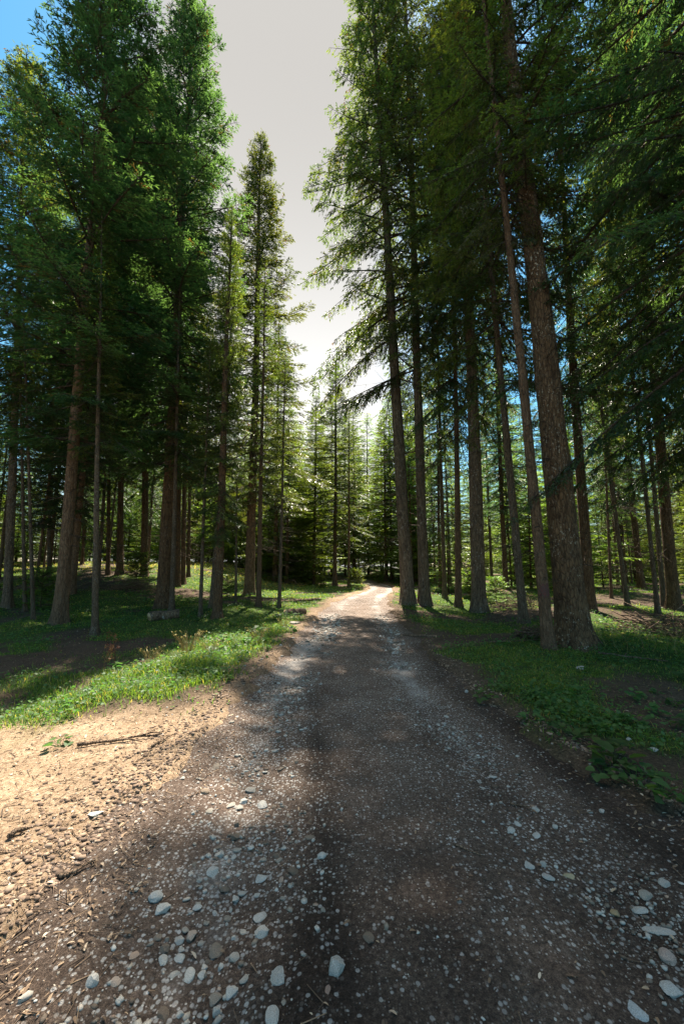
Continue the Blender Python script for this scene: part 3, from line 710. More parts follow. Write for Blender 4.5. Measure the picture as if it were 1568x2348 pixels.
paint(m2, 1.5, 1.9, .4)

# ------------------------------------------------------------------ stones
def ico(sub):
    import bmesh
    bm = bmesh.new(); bmesh.ops.create_icosphere(bm, subdivisions=sub, radius=1.0)
    V = np.array([v.co[:] for v in bm.verts]); F = np.array([[v.index for v in f.verts] for f in bm.faces]); bm.free()
    return V, F
ICO1, ICO3 = ico(1), ico(3)
def stone_mesh(seed, flat=.6, long=1.3, cuts=9, mat=None, depth=(.48, .85)):
    r = np.random.default_rng(seed); V = ICO3[0].copy()
    for _ in range(cuts):
        n = r.normal(size=3); n /= np.linalg.norm(n); d = r.uniform(*depth)
        k = V @ n; V = V - np.maximum(k - d, 0)[:, None] * n * .97
    V = V * (1 + .16 * fbm(V[:, 0] * 2.2 + 7, V[:, 1] * 2.2 + V[:, 2] * 2.6, seed, 4))[:, None]
    V = V * np.array([long, 1.0, flat])
    me = mesh_np('stone', V, ICO3[1], mat or M_STONE, True, np.zeros(len(ICO3[1])))
    me.set_sharp_from_angle(angle=R(24)); return me
ST = [stone_mesh(400 + i, f, l) for i, (f, l) in enumerate([(.55, 1.25), (.7, 1.1), (.45, 1.5), (.6, 1.0), (.8, 1.2), (.5, 1.35), (.65, 1.6), (.42, 1.2)])]
FLAT = stone_mesh(450, .30, 1.5, 7); TRI = stone_mesh(451, .75, 1.0, 5, depth=(.35, .75)); BAR = stone_mesh(452, .28, 3.2, 6); ROUND = stone_mesh(453, .72, 1.15, 4, depth=(.8, .95))
ROCK = stone_mesh(454, .5, 1.5, 9, M_ROCK)
def stone(me, loc, half, rz, label, group=None, sink=.42):
    o = link('stone', me, None, (loc[0], loc[1], loc[2] + half * (.55 - sink)))
    o.scale = (half, half, half); o.rotation_euler = (random.gauss(0, .12), random.gauss(0, .12), rz)
    return tag(o, label, 'stone', group)
def stone_px(px, py, wpx, me, label, rz=0, long=1.3, group=None):
    p = at(px, py + wpx * .2); d = p.y * math.cos(PITCH) + (CAM_H - p.z) * math.sin(PITCH)
    return stone(me, p, wpx * d / FPX / 2 / long * .70, rz, label, group)
SPOTS = []
for a in [
    (772, 2212, 62, ST[4], 'largest pale stone, sitting alone near the bottom middle of the track', .4, 1.2),
    (597, 2007, 44, FLAT, 'smooth flat oval white stone at the inner edge of the left gravel band', .1, 1.5),
    (357, 2053, 36, ROUND, 'round white stone at the outer edge of the left gravel band', .5, 1.1),
    (371, 2079, 46, ST[0], 'broad low stone touching the round white stone in the left gravel band', .2, 1.25),
    (487, 1996, 34, ST[1], 'blocky white stone with brown pebbles at its foot in the left gravel', .9, 1.1),
    (205, 2252, 42, TRI, 'pointed triangular white stone alone on dark soil, bottom left', .3, 1.0),
    (220, 1860, 46, ROCK, 'sunlit white rock with a brown underside on the bare dirt pull-off', .5, 1.5),
    (470, 1813, 24, ROUND, 'brownish round stone at the shadow edge of the sunlit dirt', 0, 1.1),
    (497, 1756, 26, ST[3], 'small grey-brown stone where the sunlit dirt meets the track', 0, 1.0),
    (452, 2073, 38, FLAT, 'flat pale stone just right of the round white one in the left gravel', -.2, 1.5),
    (595, 2100, 40, ST[5], 'oblique bright stone in the left gravel, below the flat oval one', .7, 1.35),
    (600, 2134, 36, ST[1], 'cube-like pale stone directly under the oblique bright one in the left gravel', .2, 1.1),
    (640, 2234, 46, ST[3], 'bulky grey-white stone left of the largest stone near the bottom', 0, 1.0),
    (752, 2268, 24, ST[6], 'small reddish-grey stone right under the largest stone', 1.4, 1.6),
    (738, 1960, 24, ROUND, 'single white pebble-like stone alone on the brown middle of the track', .4, 1.1),
    (1530, 2190, 42, ROUND, 'round pinkish-grey boulder-shaped stone near the lower right margin', .3, 1.15),
    (1468, 2082, 46, ST[2], 'curved light stone on dark soil towards the right edge of the track', -.4, 1.5),
    (1510, 2121, 78, BAR, 'long thin bar-shaped pale stone on dark soil at the right', -.28, 3.2),
    (1410, 2092, 24, ST[1], 'small ochre stone left of the curved light stone at the right', .9, 1.1),
    (1458, 2308, 62, FLAT, 'big flat bluish-white stone in the bottom right gravel', -.5, 1.5),
    (1540, 2265, 54, ST[7], 'wide low white stone above the big flat one in the bottom right corner', .1, 1.2),
    (1212, 1978, 36, FLAT, 'leftmost of three pale stones in a row on the right wheel track', -.3, 1.5),
    (1247, 1980, 26, ST[4], 'upright middle one of three pale stones in a row on the right wheel track', 1.2, 1.2),
    (1257, 2007, 40, ST[2], 'flat stone just below the row of pale stones on the right wheel track', -.1, 1.5),
    (1304, 2005, 36, ST[6], 'yellowish long stone ending the row on the right wheel track', -.1, 1.6),
    (1128, 1776, 34, FLAT, 'flat white stone on the dark shoulder right of the track middle distance', -.3, 1.5),
    (1330, 1527, 36, ROCK, 'pale rounded rock in the low plants at the foot of the thickest trunk', .2, 1.5),
    (1500, 1716, 26, ST[0], 'whitish stone among green leaves on the right verge', .1, 1.25),
    (1070, 1584, 18, ST[4], 'small upright stone at the right lip of the track', .3, 1.2),
    (1442, 1692, 22, ST[6], 'narrow white stone half hidden in plants above the whitish one, right verge', .8, 1.6),
    (677, 1422, 40, ROCK, 'grey boulder in the grass at the left lip of the track, behind the green verge', .2, 1.5),
    (575, 1808, 34, ST[7], 'low grey stone at the head of the left gravel band', 0, 1.2),
    (603, 1842, 32, ST[3], 'chunky bright stone in the upper part of the left gravel band', .4, 1.0),
]:
    px_, py_, w_, me_, lb_, rz_, lg_ = a
    o = stone_px(px_, py_, w_, me_, lb_, rz_, lg_)
    o.color = next((c_ for k_, c_ in (('bluish', (.92, 1.0, 1.06)), ('reddish', (.78, .52, .42)), ('ochre', (.85, .66, .40)), ('pinkish', (.92, .74, .67)), ('brownish', (.55, .43, .33)), ('yellowish', (.92, .80, .54)), ('grey-brown', (.60, .50, .41)),
               ('grey-white', (.85, .84, .81)), ('grey', (.66, .63, .59)), ('white', (1.06, 1.06, 1.04))) if k_ in lb_), (.98, .96, .93)) + (0.0,)
    SPOTS.append((o.location.x, o.location.y, w_ * .001 + .03))
def free(x, y, r):
    return all((x - a) ** 2 + (y - b) ** 2 > (r + c) ** 2 for a, b, c in SPOTS)
def stones_along(n, fx, y0, y1, s0, s1, label, group, seed):
    rnd = random.Random(seed); c = 0; tries = 0
    while c < n and tries < n * 30:
        tries += 1
        y = y0 * (y1 / y0) ** rnd.random(); x = fx(y, rnd)
        h = s0 + (s1 - s0) * rnd.random() ** 2.6
        if not free(x, y, h): continue
        SPOTS.append((x, y, h)); z = sz(x, y)
        stone(ST[rnd.randrange(8)], (x, y, z), h, rnd.uniform(0, 6.28), label, group, .40); c += 1
bandL = lambda y, r: float(road_c(y)) - float(np.interp(y, [0, 5, 10], [1.0, 1.0, .85])) + r.gauss(0, .20)
bandR = lambda y, r: float(road_c(y)) + float(np.interp(y, [0, 1.7, 2.6, 5, 10], [1.3, 1.15, .82, .8, .75])) + r.gauss(0, .15)
stones_along(140, bandL, 1.35, 5.2, .010, .030, 'small pale limestone piece in the left gravel band of the track', 'stones in the left gravel band', 1)
stones_along(60, bandL, 1.25, 2.8, .014, .036, 'palm-sized pale limestone piece in the near left gravel band', 'larger stones in the near left gravel band', 11)
stones_along(80, bandR, 1.35, 6.0, .009, .026, 'small pale limestone piece in the right gravel band of the track', 'stones in the right gravel band', 2)
stones_along(30, lambda y, r: float(road_c(y)) + r.uniform(1.2, 1.95), 1.4, 4.0, .009, .024, 'small stone scattered on the dark right shoulder of the track', 'stones on the right shoulder', 3)
stones_along(26, lambda y, r: r.uniform(-4.2, -1.6), 1.7, 4.4, .008, .026, 'small stone lying on the pale bare dirt of the pull-off', 'stones on the bare dirt', 4)

# loose gravel too fine to count
def pebble_field(n, fx, y0, y1, s0, s1, r):
    n = int(n * 2.6); y = y0 * (y1 / y0) ** r.uniform(size=n); x = fx(y, r)
    k = fbm(x * 2.1, y * 1.5, 141, 3) + r.normal(0, .18, n) > .02
    x, y = x[k], y[k]; n = len(x)
    h = s0 + (s1 - s0) * r.uniform(size=n) ** 5
    h = h * np.clip(y / 4, .8, 2.2)
    V0, F0 = ICO1; m_ = len(V0)
    V = V0[None] * (1 + r.uniform(-.38, .34, (n, m_, 1)))
    V = V * np.stack([r.uniform(.8, 1.6, n), r.uniform(.8, 1.2, n), r.uniform(.4, .8, n)], 1)[:, None] * h[:, None, None]
    a = r.uniform(0, 6.28, n); c, s = np.cos(a)[:, None], np.sin(a)[:, None]
    X_ = V[..., 0] * c - V[..., 1] * s; Y_ = V[..., 0] * s + V[..., 1] * c
    z = surf_z(x, y)
    V = np.stack([X_ + x[:, None], Y_ + y[:, None], V[..., 2] + (z + h * .18)[:, None]], -1)
    F = (np.arange(n)[:, None, None] * m_ + F0[None])
    return V.reshape(-1, 3), F.reshape(-1, 3), np.repeat(r.uniform(0, 1, n), len(F0))
r = np.random.default_rng(21)
GL_ = pebble_field(5200, lambda y, r: road_c(y) - np.interp(y, [0, 5, 10, 20], [1.02, 1.0, .85, .7]) + r.normal(0, .24, len(y)), 1.2, 14, .002, .020, r)
GR_ = pebble_field(3600, lambda y, r: road_c(y) + np.interp(y, [0, 1.7, 2.6, 5, 10, 20], [1.35, 1.15, .80, .80, .75, .7]) + r.normal(0, .17, len(y)), 1.2, 14, .002, .017, r)
GM_ = pebble_field(3000, lambda y, r: road_c(y) + r.uniform(-1, 1, len(y)) * road_w(y), 1.2, 7, .0012, .009, r)
GD_ = pebble_field(1400, lambda y, r: r.uniform(-5, -1.2, len(y)), 1.5, 5, .003, .010, r)
VV, FF, TT, off = [], [], [], 0
for V, F, t_ in (GL_, GR_, GM_, GD_):
    VV.append(V); FF.append(F + off); TT.append(t_); off += len(V)
tag(link('gravel', mesh_np('gravel', np.concatenate(VV), np.concatenate(FF), M_STONE, False, np.concatenate(TT))), 'loose pale gravel strewn over the track in two bands', 'gravel', kind='stuff')

# ------------------------------------------------------------------ ground cover
def sample(n, y0, y1, r, xr=1.15):
    y = y0 * (y1 / y0) ** r.uniform(size=n); x = r.uniform(-1, 1, n) * (xr * y + 1.2)
    return x, y
def green(x, y):
    d, mo, li = floor_masks(x, y); s = sdist(x, y)
    return sst(.02, .35, s) * (1 - clearing(x, y)) * np.clip(mo, 0.05, 1)
def lush(x, y):
    return np.exp(-(((x + 2.9) / 1.9) ** 2 + ((y - 5.9) / 1.3) ** 2)) + .7 * np.exp(-(((x + 1.9) / .8) ** 2 + ((y - 8) / 2.5) ** 2)) + .35 * sst(25, 32, y) * sst(-2, -5, x)

r = np.random.default_rng(31)
x, y = sample(560000, 3.0, 44, r)
p = green(x, y) * (.35 + .9 * sst(-.2, .3, fbm(x * 1.1, y * 1.1, 111, 3))) + lush(x, y) * green(x, y)
k = r.uniform(size=len(x)) < p * .80
x, y = x[k], y[k]; n = len(x)
lu = lush(x, y)
h = (.04 + .05 * np.clip(lu, 0, 1)) * r.uniform(.5, 1.5, n) * (1 + .9 * sst(10, 30, y)); wd = (.0016 + .00055 * y) * r.uniform(.7, 1.3, n)
a = r.uniform(0, 6.28, n); D = np.stack([np.cos(a), np.sin(a), 0 * a], 1); S = np.stack([-D[:, 1], D[:, 0], 0 * a], 1)
B = np.stack([x, y, ground_z(x, y) - .01], 1); ln = h * r.uniform(.25, 1.25, n)
V = np.empty((n, 5, 3), np.float32); up = np.array([0, 0, 1.])
V[:, 0] = B - S * wd[:, None]; V[:, 1] = B + S * wd[:, None]
mid = B + D * (ln * .35)[:, None] + up * (h * .62)[:, None]
V[:, 2] = mid + S * (wd * .8)[:, None]; V[:, 3] = mid - S * (wd * .8)[:, None]; V[:, 4] = B + D * ln[:, None] + up * h[:, None]
i = np.arange(n) * 5
tn = np.clip(.12 + .7 * r.uniform(size=n) + .3 * fbm(x * .8, y * .8, 121, 2), .11, 1); tn = np.where(r.uniform(size=n) < .12 + .5 * sst(26, 30, y) * (x < -3) * (y < 42), .02, tn)
tag(link('grass', mesh_np('grass', V.reshape(-1, 3), [np.stack([i, i + 1, i + 2, i + 3], 1), np.stack([i + 3, i + 2, i + 4], 1)], M_GRASS, False, np.concatenate([tn, tn]))), 'short woodland grass along the verges and between the trees', 'grass', kind='stuff')
print('grass', n)

def leaf_patch(x, y, z, L, r, tilt=.5, wr=.8):
    n = len(x); a = r.uniform(0, 6.28, n)
    D = np.stack([np.cos(a), np.sin(a), r.normal(0, tilt * .6, n) + .1], 1); D /= np.linalg.norm(D, axis=1, keepdims=True)
    nr = r.normal(0, tilt, (n, 3)); nr[:, 2] += 1.3
    S = np.cross(D, nr); S /= np.linalg.norm(S, axis=1, keepdims=True); U = np.cross(S, D)
    B = np.stack([x, y, z], 1); w_ = L * wr * r.uniform(.8, 1.2, n) * .5
    V = np.empty((n, 8, 3), np.float32)
    pr = [(0, 0, 0), (.10, .75, .10), (.45, 1.0, .16), (.80, .55, .08), (1.0, 0, -.06), (.80, -.55, .08), (.45, -1.0, .16), (.10, -.75, .10)]
    for q, (f, s_, u_) in enumerate(pr):
        V[:, q] = B + D * (L * f)[:, None] + S * (w_ * s_)[:, None] + U * (L * u_)[:, None]
    i = np.arange(n) * 8
    F = [np.stack([i, i + 1, i + 2, i + 3], 1), np.stack([i, i + 3, i + 4, i + 4 * 0 + 5], 1)[:0]]
    F1 = np.concatenate([np.stack([i, i + 1, i + 2, i + 3], 1), np.stack([i, i + 3, i + 4, i + 5], 1), np.stack([i, i + 5, i + 6, i + 7], 1)])
    return V.reshape(-1, 3), F1
x, y = sample(230000, 2.4, 34, r)
p = green(x, y) * sst(-.05, .35, fbm(x * 1.4, y * 1.4, 131, 3)) * 1.1 + .7 * lush(x, y) * green(x, y) + .25 * green(x, y) * (x > 1.5) * (y < 9) + .4 * green(x, y) * np.exp(-((sdist(x, y) - .5) / .5) ** 2)
k = r.uniform(size=len(x)) < p * .5
x, y = x[k], y[k]; n = len(x)
L = (.018 + .030 * r.uniform(size=n) ** 2) * (1 + .05 * y); hh = r.uniform(.01, .10, n) * (1 + .03 * y)
V, F = leaf_patch(x, y, ground_z(x, y) + hh, L, r)
tn = np.clip(.12 + .8 * r.uniform(size=n), .11, 1)
tag(link('ground_plants', mesh_np('ground_plants', V, F, M_LEAF, False, np.concatenate([tn, tn, tn]))), 'low leafy herbs and wood sorrel covering the forest floor', 'ground plants', kind='stuff')
print('leaves', n)

# leaf litter, needles, bark chips and twiglets
x, y = sample(60000, 1.5, 22, r)
c = clearing(x, y); d, mo, li = floor_masks(x, y); s = sdist(x, y)
p = .7 * c + .5 * li * (s > .05) + .45 * np.exp(-((s - .1) / .3) ** 2) + .04
k = (r.uniform(size=len(x)) < p * .8)
x, y = x[k], y[k]; n = len(x)
z = surf_z(x, y) + .003
L = (.007 + .026 * r.uniform(size=n) ** 3) * (1 + .07 * y)
V, F = leaf_patch(x, y, z + .004, L, r, .35, .38)
tn = r.uniform(size=n)
VV, FF = [V], [F]; tt = [np.concatenate([tn, tn, tn])]
m_ = n // 4; i = r.integers(0, n, m_); a = r.uniform(0, 6.28, m_); l = r.uniform(.02, .09, m_) * (1 + .05 * y[i])
P0 = np.stack([x[i], y[i], z[i] + .003], 1); P1 = P0 + np.stack([np.cos(a) * l, np.sin(a) * l, r.normal(.002, .006, m_)], 1)
V2, F2 = tubes(P0, P1, np.full(m_, .0025), np.full(m_, .0015)); VV.append(V2); FF.append(F2 + len(V)); tt.append(np.repeat(r.uniform(0, .7, m_), 3))
tag(link('forest_litter', mesh_np('forest_litter', np.concatenate(VV), np.concatenate(FF), M_CHIP, False, np.concatenate(tt))), 'brown leaf litter, bark chips and twiglets on soil', 'forest litter', kind='stuff')

# clods of soil along the broken road edge and on the pull-off
n = 9000; y = 1.5 * (9 / 1.5) ** r.uniform(size=n); side = np.where(r.uniform(size=n) < .72, -1, 1)
x = road_c(y) + side * (road_w(y) + .12 + np.abs(r.normal(0, .22, n)) * np.where(side < 0, 1.3, .6))
V0, F0 = ICO1; h = .003 + .016 * r.uniform(size=n) ** 4
V = V0[None] * (1 + r.uniform(-.35, .35, (n, len(V0), 1))) * h[:, None, None] * np.stack([r.uniform(.8, 1.5, n), r.uniform(.8, 1.3, n), r.uniform(.5, .8, n)], 1)[:, None]
V = V + np.stack([x, y, surf_z(x, y) + h * .2], 1)[:, None]
m, t, b = mat_base('soil_clods'); at_ = nd(t, 'ShaderNodeAttribute', attribute_name='tint')
t.links.new(ramp(t, at_.outputs['Fac'], [(0, (.07, .045, .03)), (.6, (.19, .13, .09)), (1, (.32, .23, .16))]), b.inputs['Base Color']); b.inputs['Roughness'].default_value = .95
tag(link('soil_clods', mesh_np('soil_clods', V.reshape(-1, 3), (np.arange(n)[:, None, None] * len(V0) + F0[None]).reshape(-1, 3), m, False, np.repeat(r.uniform(size=n), len(F0)))), 'crumbly clods of brown soil along the broken track edge', 'soil clods', kind='stuff')

# ------------------------------------------------------------------ logs, sticks and brush heaps
def crooked(pts, radii, sides=7, ends=True):
    pts = np.asarray(pts, float); k = len(pts); D = np.gradient(pts, axis=0); D /= np.linalg.norm(D, axis=1, keepdims=True) + 1e-9
    s, n = perp(D + np.array([1e-4, 2e-4, 0])); V = []
    for i in range(k):
        for j in range(sides):
            a = 2 * math.pi * j / sides; V.append(pts[i] + (s[i] * math.cos(a) + n[i] * math.sin(a)) * radii[i])
    F = [[i * sides + j, i * sides + (j + 1) % sides, (i + 1) * sides + (j + 1) % sides, (i + 1) * sides + j] for i in range(k - 1) for j in range(sides)]
    T3 = []
    if ends:
        for e in (0, k - 1):
            c = len(V); V.append(pts[e]); T3 += [[c, e * sides + (j + 1) % sides, e * sides + j] if e == 0 else [c, e * sides + j, e * sides + (j + 1) % sides] for j in range(sides)]
    return np.array(V), np.array(F), np.array(T3) if T3 else np.zeros((0, 3), int)
def merge(parts):
    V, F4, F3, off = [], [], [], 0
    for v, f4, f3 in parts:
        V.append(v); F4.append(f4 + off); F3.append(f3 + off); off += len(v)
    F3 = [f for f in F3 if len(f)]
    return np.concatenate(V), [np.concatenate(F4)] + ([np.concatenate(F3)] if F3 else [])

def log(ax, ay, bx, by, wpx, label, mat=M_DEAD):
    A = at(ax, ay); B = at(bx, by); d = A.y; rad = wpx * d / FPX / 2
    e = empty('log', (A + B) / 2); tag(e, label, 'log')
    a = np.array(A - e.location); b = np.array(B - e.location); rr = np.random.default_rng(int(ax))
    a[2] += rad * .75; b[2] += rad * .75
    k = 9; P = np.array([a + (b - a) * q / (k - 1) + rr.normal(0, rad * .06, 3) for q in range(k)])
    V, F, F3 = crooked(P, rad * (1 + rr.normal(0, .05, k)), 14, False)
    link('bark', mesh_np('bark', V, F, mat, True), e)
    for q, (pt, o_) in enumerate(((P[0], P[0] - P[1]), (P[-1], P[-1] - P[-2]))):
        o_ = o_ / np.linalg.norm(o_); s_, n_ = perp(o_[None]); ring = [pt + o_ * rad * .03 + (s_[0] * math.cos(t_) + n_[0] * math.sin(t_)) * rad * .93 for t_ in np.linspace(0, 2 * math.pi, 14, endpoint=False)]
        inn = [p_ - o_ * rad * .3 for p_ in ring]
        Vc = np.array(ring + inn + [pt + o_ * rad * .05]); Fc = [[j, (j + 1) % 14, 28] for j in range(14)]; Fq = [[j, j + 14, (j + 1) % 14 + 14, (j + 1) % 14] for j in range(14)]
        link('cut_face', mesh_np('cut_face', Vc, [np.array(Fc), np.array(Fq)], M_CUT), e)
    return e
log(341, 1424, 410, 1416, 22, 'short pale cut log in the grass in front of the thick dark trunk', M_BARK_PALE)
log(655, 1412, 697, 1408, 16, 'short cut log beside the grey boulder at the left lip of the track', M_DEAD)
log(635, 1384, 735, 1376, 7, 'thin fallen trunk in the sunny ground left of the track', M_DEAD)
log(925, 1458, 1000, 1462, 5, 'thin fallen pole among dim herbs on the right verge', M_DEAD)

def stick(pxs, rad, label, cat='branch', forks=()):
    P = []
    pts = [at(*q) for q in pxs]
    for i in range(len(pts) - 1):
        for q in range(4):
            P.append(pts[i].lerp(pts[i + 1], q / 4))
    P.append(pts[-1]); o0 = P[len(P) // 2].copy(); rr = random.Random(len(label))
    P = [np.array(p - o0) + np.array([rr.gauss(0, rad * .5), rr.gauss(0, rad * .5), rad * 1.1 + abs(rr.gauss(0, rad * .4))]) for p in P]
    parts = [crooked(P, np.linspace(rad, rad * .4, len(P)), 6)]
    for f in forks:
        i = int(f[0] * (len(P) - 1)); q = P[i] + np.array([f[1], f[2], rad * .3]); parts.append(crooked([P[i], (P[i] + q) / 2 + np.array([0, 0, rad]), q], [rad * .6, rad * .45, rad * .2], 5))
    V, F = merge(parts)
    o = link('fallen_branch', mesh_np('fallen_branch', V, F, M_DEAD, True), None, o0)
    return tag(o, label, cat)
stick([(170, 1716), (240, 1706), (300, 1698), (372, 1690)], .016, 'long crooked fallen branch lying across the sunlit dirt', forks=((.5, .25, -.05), (.75, .18, .06)))
stick([(345, 1718), (398, 1688)], .012, 'short straight stick slanting beside the long fallen branch')
stick([(28, 1922), (75, 1906)], .018, 'dark curved piece of bark wood on the sunlit dirt at the left margin')
stick([(130, 2020), (215, 1985)], .012, 'half buried brown stick at the lower edge of the sunlit dirt')
stick([(1170, 1845), (1220, 1856)], .007, 'small dark twig on the right shoulder of the track')
stick([(1040, 1940), (1110, 1968)], .005, 'thin dark twig near the middle right gravel of the track')
stick([(1120, 1476), (1240, 1470)], .02, 'dead branch lying in the herbs left of the thickest trunk', forks=((.3, .3, .2),))
stick([(1370, 1500), (1450, 1512), (1530, 1520)], .022, 'bare branch lying in sunlit litter right of the thickest trunk', forks=((.4, .2, .2),))

def brush_heap(px, py, wide, high, n, label, seed, lr=(.6, 1.6), mat=None, rad=(.006, .02)):
    p = at(px, py); rr = np.random.default_rng(seed)
    e = empty('brush_heap', p); tag(e, label, 'brush heap')
    for q in range(n):
        a = rr.uniform(0, 6.28); q_ = rr.uniform() ** .6; cx = math.cos(a) * q_ * wide * .42; cyy = math.sin(a) * q_ * wide * .30
        cz = high * (1 - q_ ** 1.6) * rr.uniform(.2, 1.0) + .03
        b = rr.normal(0 if rr.uniform() < .7 else 1.2, .5); l = rr.uniform(*lr) * wide * .4; ti = rr.normal(0, .22)
        d = np.array([math.cos(b), math.sin(b), ti]); c = np.array([cx, cyy, cz]); k = 5
        P = np.array([c + d * l * (j / (k - 1) - .5) + rr.normal(0, .03, 3) for j in range(k)])
        P[:, 2] = np.maximum(P[:, 2], surf_z(P[:, 0] + p.x, P[:, 1] + p.y) - p.z + .01)
        r0 = rr.uniform(*rad)
        parts = [crooked(P, np.linspace(r0, r0 * .4, k), 5)]
        for _ in range(3):
            i = rr.integers(1, k); f = P[i] + d * .12 + rr.normal(0, .10, 3); parts.append(crooked([P[i], (P[i] + f) / 2, f], [r0 * .4, r0 * .3, r0 * .12], 4))
        V, F = merge(parts)
        link('branch', mesh_np('branch', V, F, mat or M_DEAD, True), e)
    return e
brush_heap(1185, 1398, 2.2, .55, 90, 'heap of dry brown branches between the stout trunk and a slender trunk, right', 61)
brush_heap(1530, 1455, 2.6, .5, 80, 'dark heap of long bare branches at the right margin of the glade', 62, (.9, 1.9))
brush_heap(305, 1355, 2.6, .7, 70, 'dim heap of brown branches beside the shaded trunks on the left rise', 63)
brush_heap(1212, 1462, .8, .2, 30, 'small scrap heap of broken bark and sticks in front of the slender trunk', 64)

# ------------------------------------------------------------------ herbs, weeds, ferns and saplings
def herb_mesh(seed, nl, spread, hgt, ls, wr=.95, tint=(.2, .9)):
    rr = np.random.default_rng(seed); a = rr.uniform(0, 6.28, nl); q = spread * rr.uniform(.15, 1, nl) ** .7; z = hgt * rr.uniform(.35, 1.0, nl) * (1 - .3 * q / spread)
    x_ = np.cos(a) * q; y_ = np.sin(a) * q; L = ls * rr.uniform(.55, 1.15, nl)
    Vl, Fl = leaf_patch(x_, y_, z, L, rr, .45, wr); ti = rr.uniform(*tint, nl)
    lf = mesh_np('leaves', Vl, Fl, M_LEAF, False, np.concatenate([ti] * 3))
    P1 = np.stack([x_, y_, z], 1); P0 = P1 * np.array([.12, .12, 0])
    Vs, Fs = tubes(P0, P1, np.full(nl, .0028), np.full(nl, .0018), 4)
    return lf, mesh_np('stems', Vs, Fs, M_LEAF, True, np.full(len(Fs), .4))
HERB = [herb_mesh(500, 16, .20, .17, .125), herb_mesh(501, 11, .15, .12, .105), herb_mesh(502, 20, .24, .14, .075)]
def herb(px, py, v, s, label, group=None):
    p = at(px, py); e = empty('broadleaf_herb', p); e.rotation_euler.z = random.uniform(0, 6.28); e.scale = (s, s, s); tag(e, label, 'plant', group)
    link('leaves', HERB[v][0], e); link('stems', HERB[v][1], e); return e
gv = 'broad-leaved herbs on the right verge'
for a in [(1405, 1750, 0, 1.0, 'biggest broad-leaved herb, overhanging the dark soil of the right verge'),
          (1385, 1780, 1, .8, 'small broad-leaved herb under the biggest one, right verge'),
          (1520, 1830, 0, .8, 'broad-leaved herb at the right margin, lowest on the verge'),
          (1455, 1800, 2, .8, 'clump of small round leaves between two big herbs, right verge'),
          (1210, 1655, 1, .8, 'broad-leaved herb on the crumbling right lip of the track'),
          (1110, 1606, 1, .9, 'small herb at the right lip of the track beside an upright stone'),
          (1320, 1690, 2, .9, 'leafy herb clump on the right verge above the biggest herb'),
          (140, 1712, 1, .7, 'lone green herb growing on the sunlit dirt by the fallen branch')]:
    herb(*a, gv if a[0] > 900 else None)
rh = random.Random(5)
for i in range(44):
    for _ in range(20):
        x_ = rh.uniform(1.9, 6.5); y_ = rh.uniform(2.9, 8.5)
        if sdist(np.array([x_]), np.array([y_]))[0] > .3: break
    e = empty('broadleaf_herb', (x_, y_, sz(x_, y_))); s_ = rh.uniform(.35, .75); e.scale = (s_, s_, s_); e.rotation_euler.z = rh.uniform(0, 6.28)
    v = rh.randrange(3); link('leaves', HERB[v][0], e); link('stems', HERB[v][1], e)
    tag(e, 'small leafy herb scattered in the shaded cover of the right verge', 'plant', 'small herbs on the right verge')
for i in range(46):
    for _ in range(20):
        y_ = rh.uniform(5.0, 12); x_ = float(road_c(y_) - road_w(y_)) - .25 - abs(rh.gauss(0, 1.1))
        if sdist(np.array([x_]), np.array([y_]))[0] > .3 and clearing(np.array([x_]), np.array([y_]))[0] < .2: break
    e = empty('broadleaf_herb', (x_, y_, sz(x_, y_))); s_ = rh.uniform(.4, .9); e.scale = (s_, s_, s_); e.rotation_euler.z = rh.uniform(0, 6.28)
    v = rh.randrange(3); link('leaves', HERB[v][0], e); link('stems', HERB[v][1], e)
    tag(e, 'small leafy herb in the grassy verge left of the track', 'plant', 'small herbs on the left verge')

def weed_mesh(seed, h, heads=8, reddish=False):
    rr = np.random.default_rng(seed); parts = []; k = 6
    P = np.array([[.03 * math.sin(q * 1.1 + seed), .02 * math.cos(q + seed), h * q / (k - 1)] for q in range(k)]); parts.append(crooked(P, np.linspace(.005, .002, k), 5))
    hp = []
    for q in range(heads):
        f = rr.uniform(.45, 1); b = P[0] + (P[-1] - P[0]) * f; a = rr.uniform(0, 6.28); e = b + np.array([math.cos(a) * .09, math.sin(a) * .09, .08]) * rr.uniform(.6, 1.4); parts.append(crooked([b, (b + e) / 2 + np.array([0, 0, -.01]), e], [.002, .0015, .001], 4)); hp.append(e)
    V, F = merge(parts)
    hp = np.array(hp + [P[-1]]); n_ = len(hp) * 9; c = np.repeat(hp, 9, 0) + rr.normal(0, .012, (n_, 3)) * np.array([1, 1, 1.4])
    Vl, Fl = leaf_patch(c[:, 0], c[:, 1], c[:, 2], np.full(n_, .018), rr, 1.0, .7)
    return mesh_np('dry_weed', np.concatenate([V, Vl]), [np.concatenate([F[0], Fl + len(V)])] + F[1:], M_DRY, False, np.full(sum(len(f) for f in F) + len(Fl), .02 if reddish else .7))
WEED = [weed_mesh(600 + i, h) for i, h in enumerate((.38, .30, .45))]; DOCK = weed_mesh(610, .55, 14, True)
def weed(px, py, me, label, s=1.0, group=None):
    p = at(px, py); e = link('dry_weed', me, None, p); e.rotation_euler = (random.gauss(0, .1), random.gauss(0, .1), random.uniform(0, 6)); e.scale = (s, s, s); tag(e, label, 'weed', group)
weed(258, 1535, DOCK, 'tall rusty red dock stalk in the sunny grass on the left')
weed(232, 1545, DOCK, 'shorter rusty dock stalk left of the tall one', .7)
for q, (a, b_) in enumerate([(1385, 1492), (1415, 1490), (1440, 1500), (1470, 1495), (1500, 1500), (1530, 1492), (1552, 1505)]):
    weed(a, b_, WEED[q % 3], 'dry flower stalk with pale seed heads in the sunlit litter of the right glade', 1.0, 'dry flower stalks in the right glade')
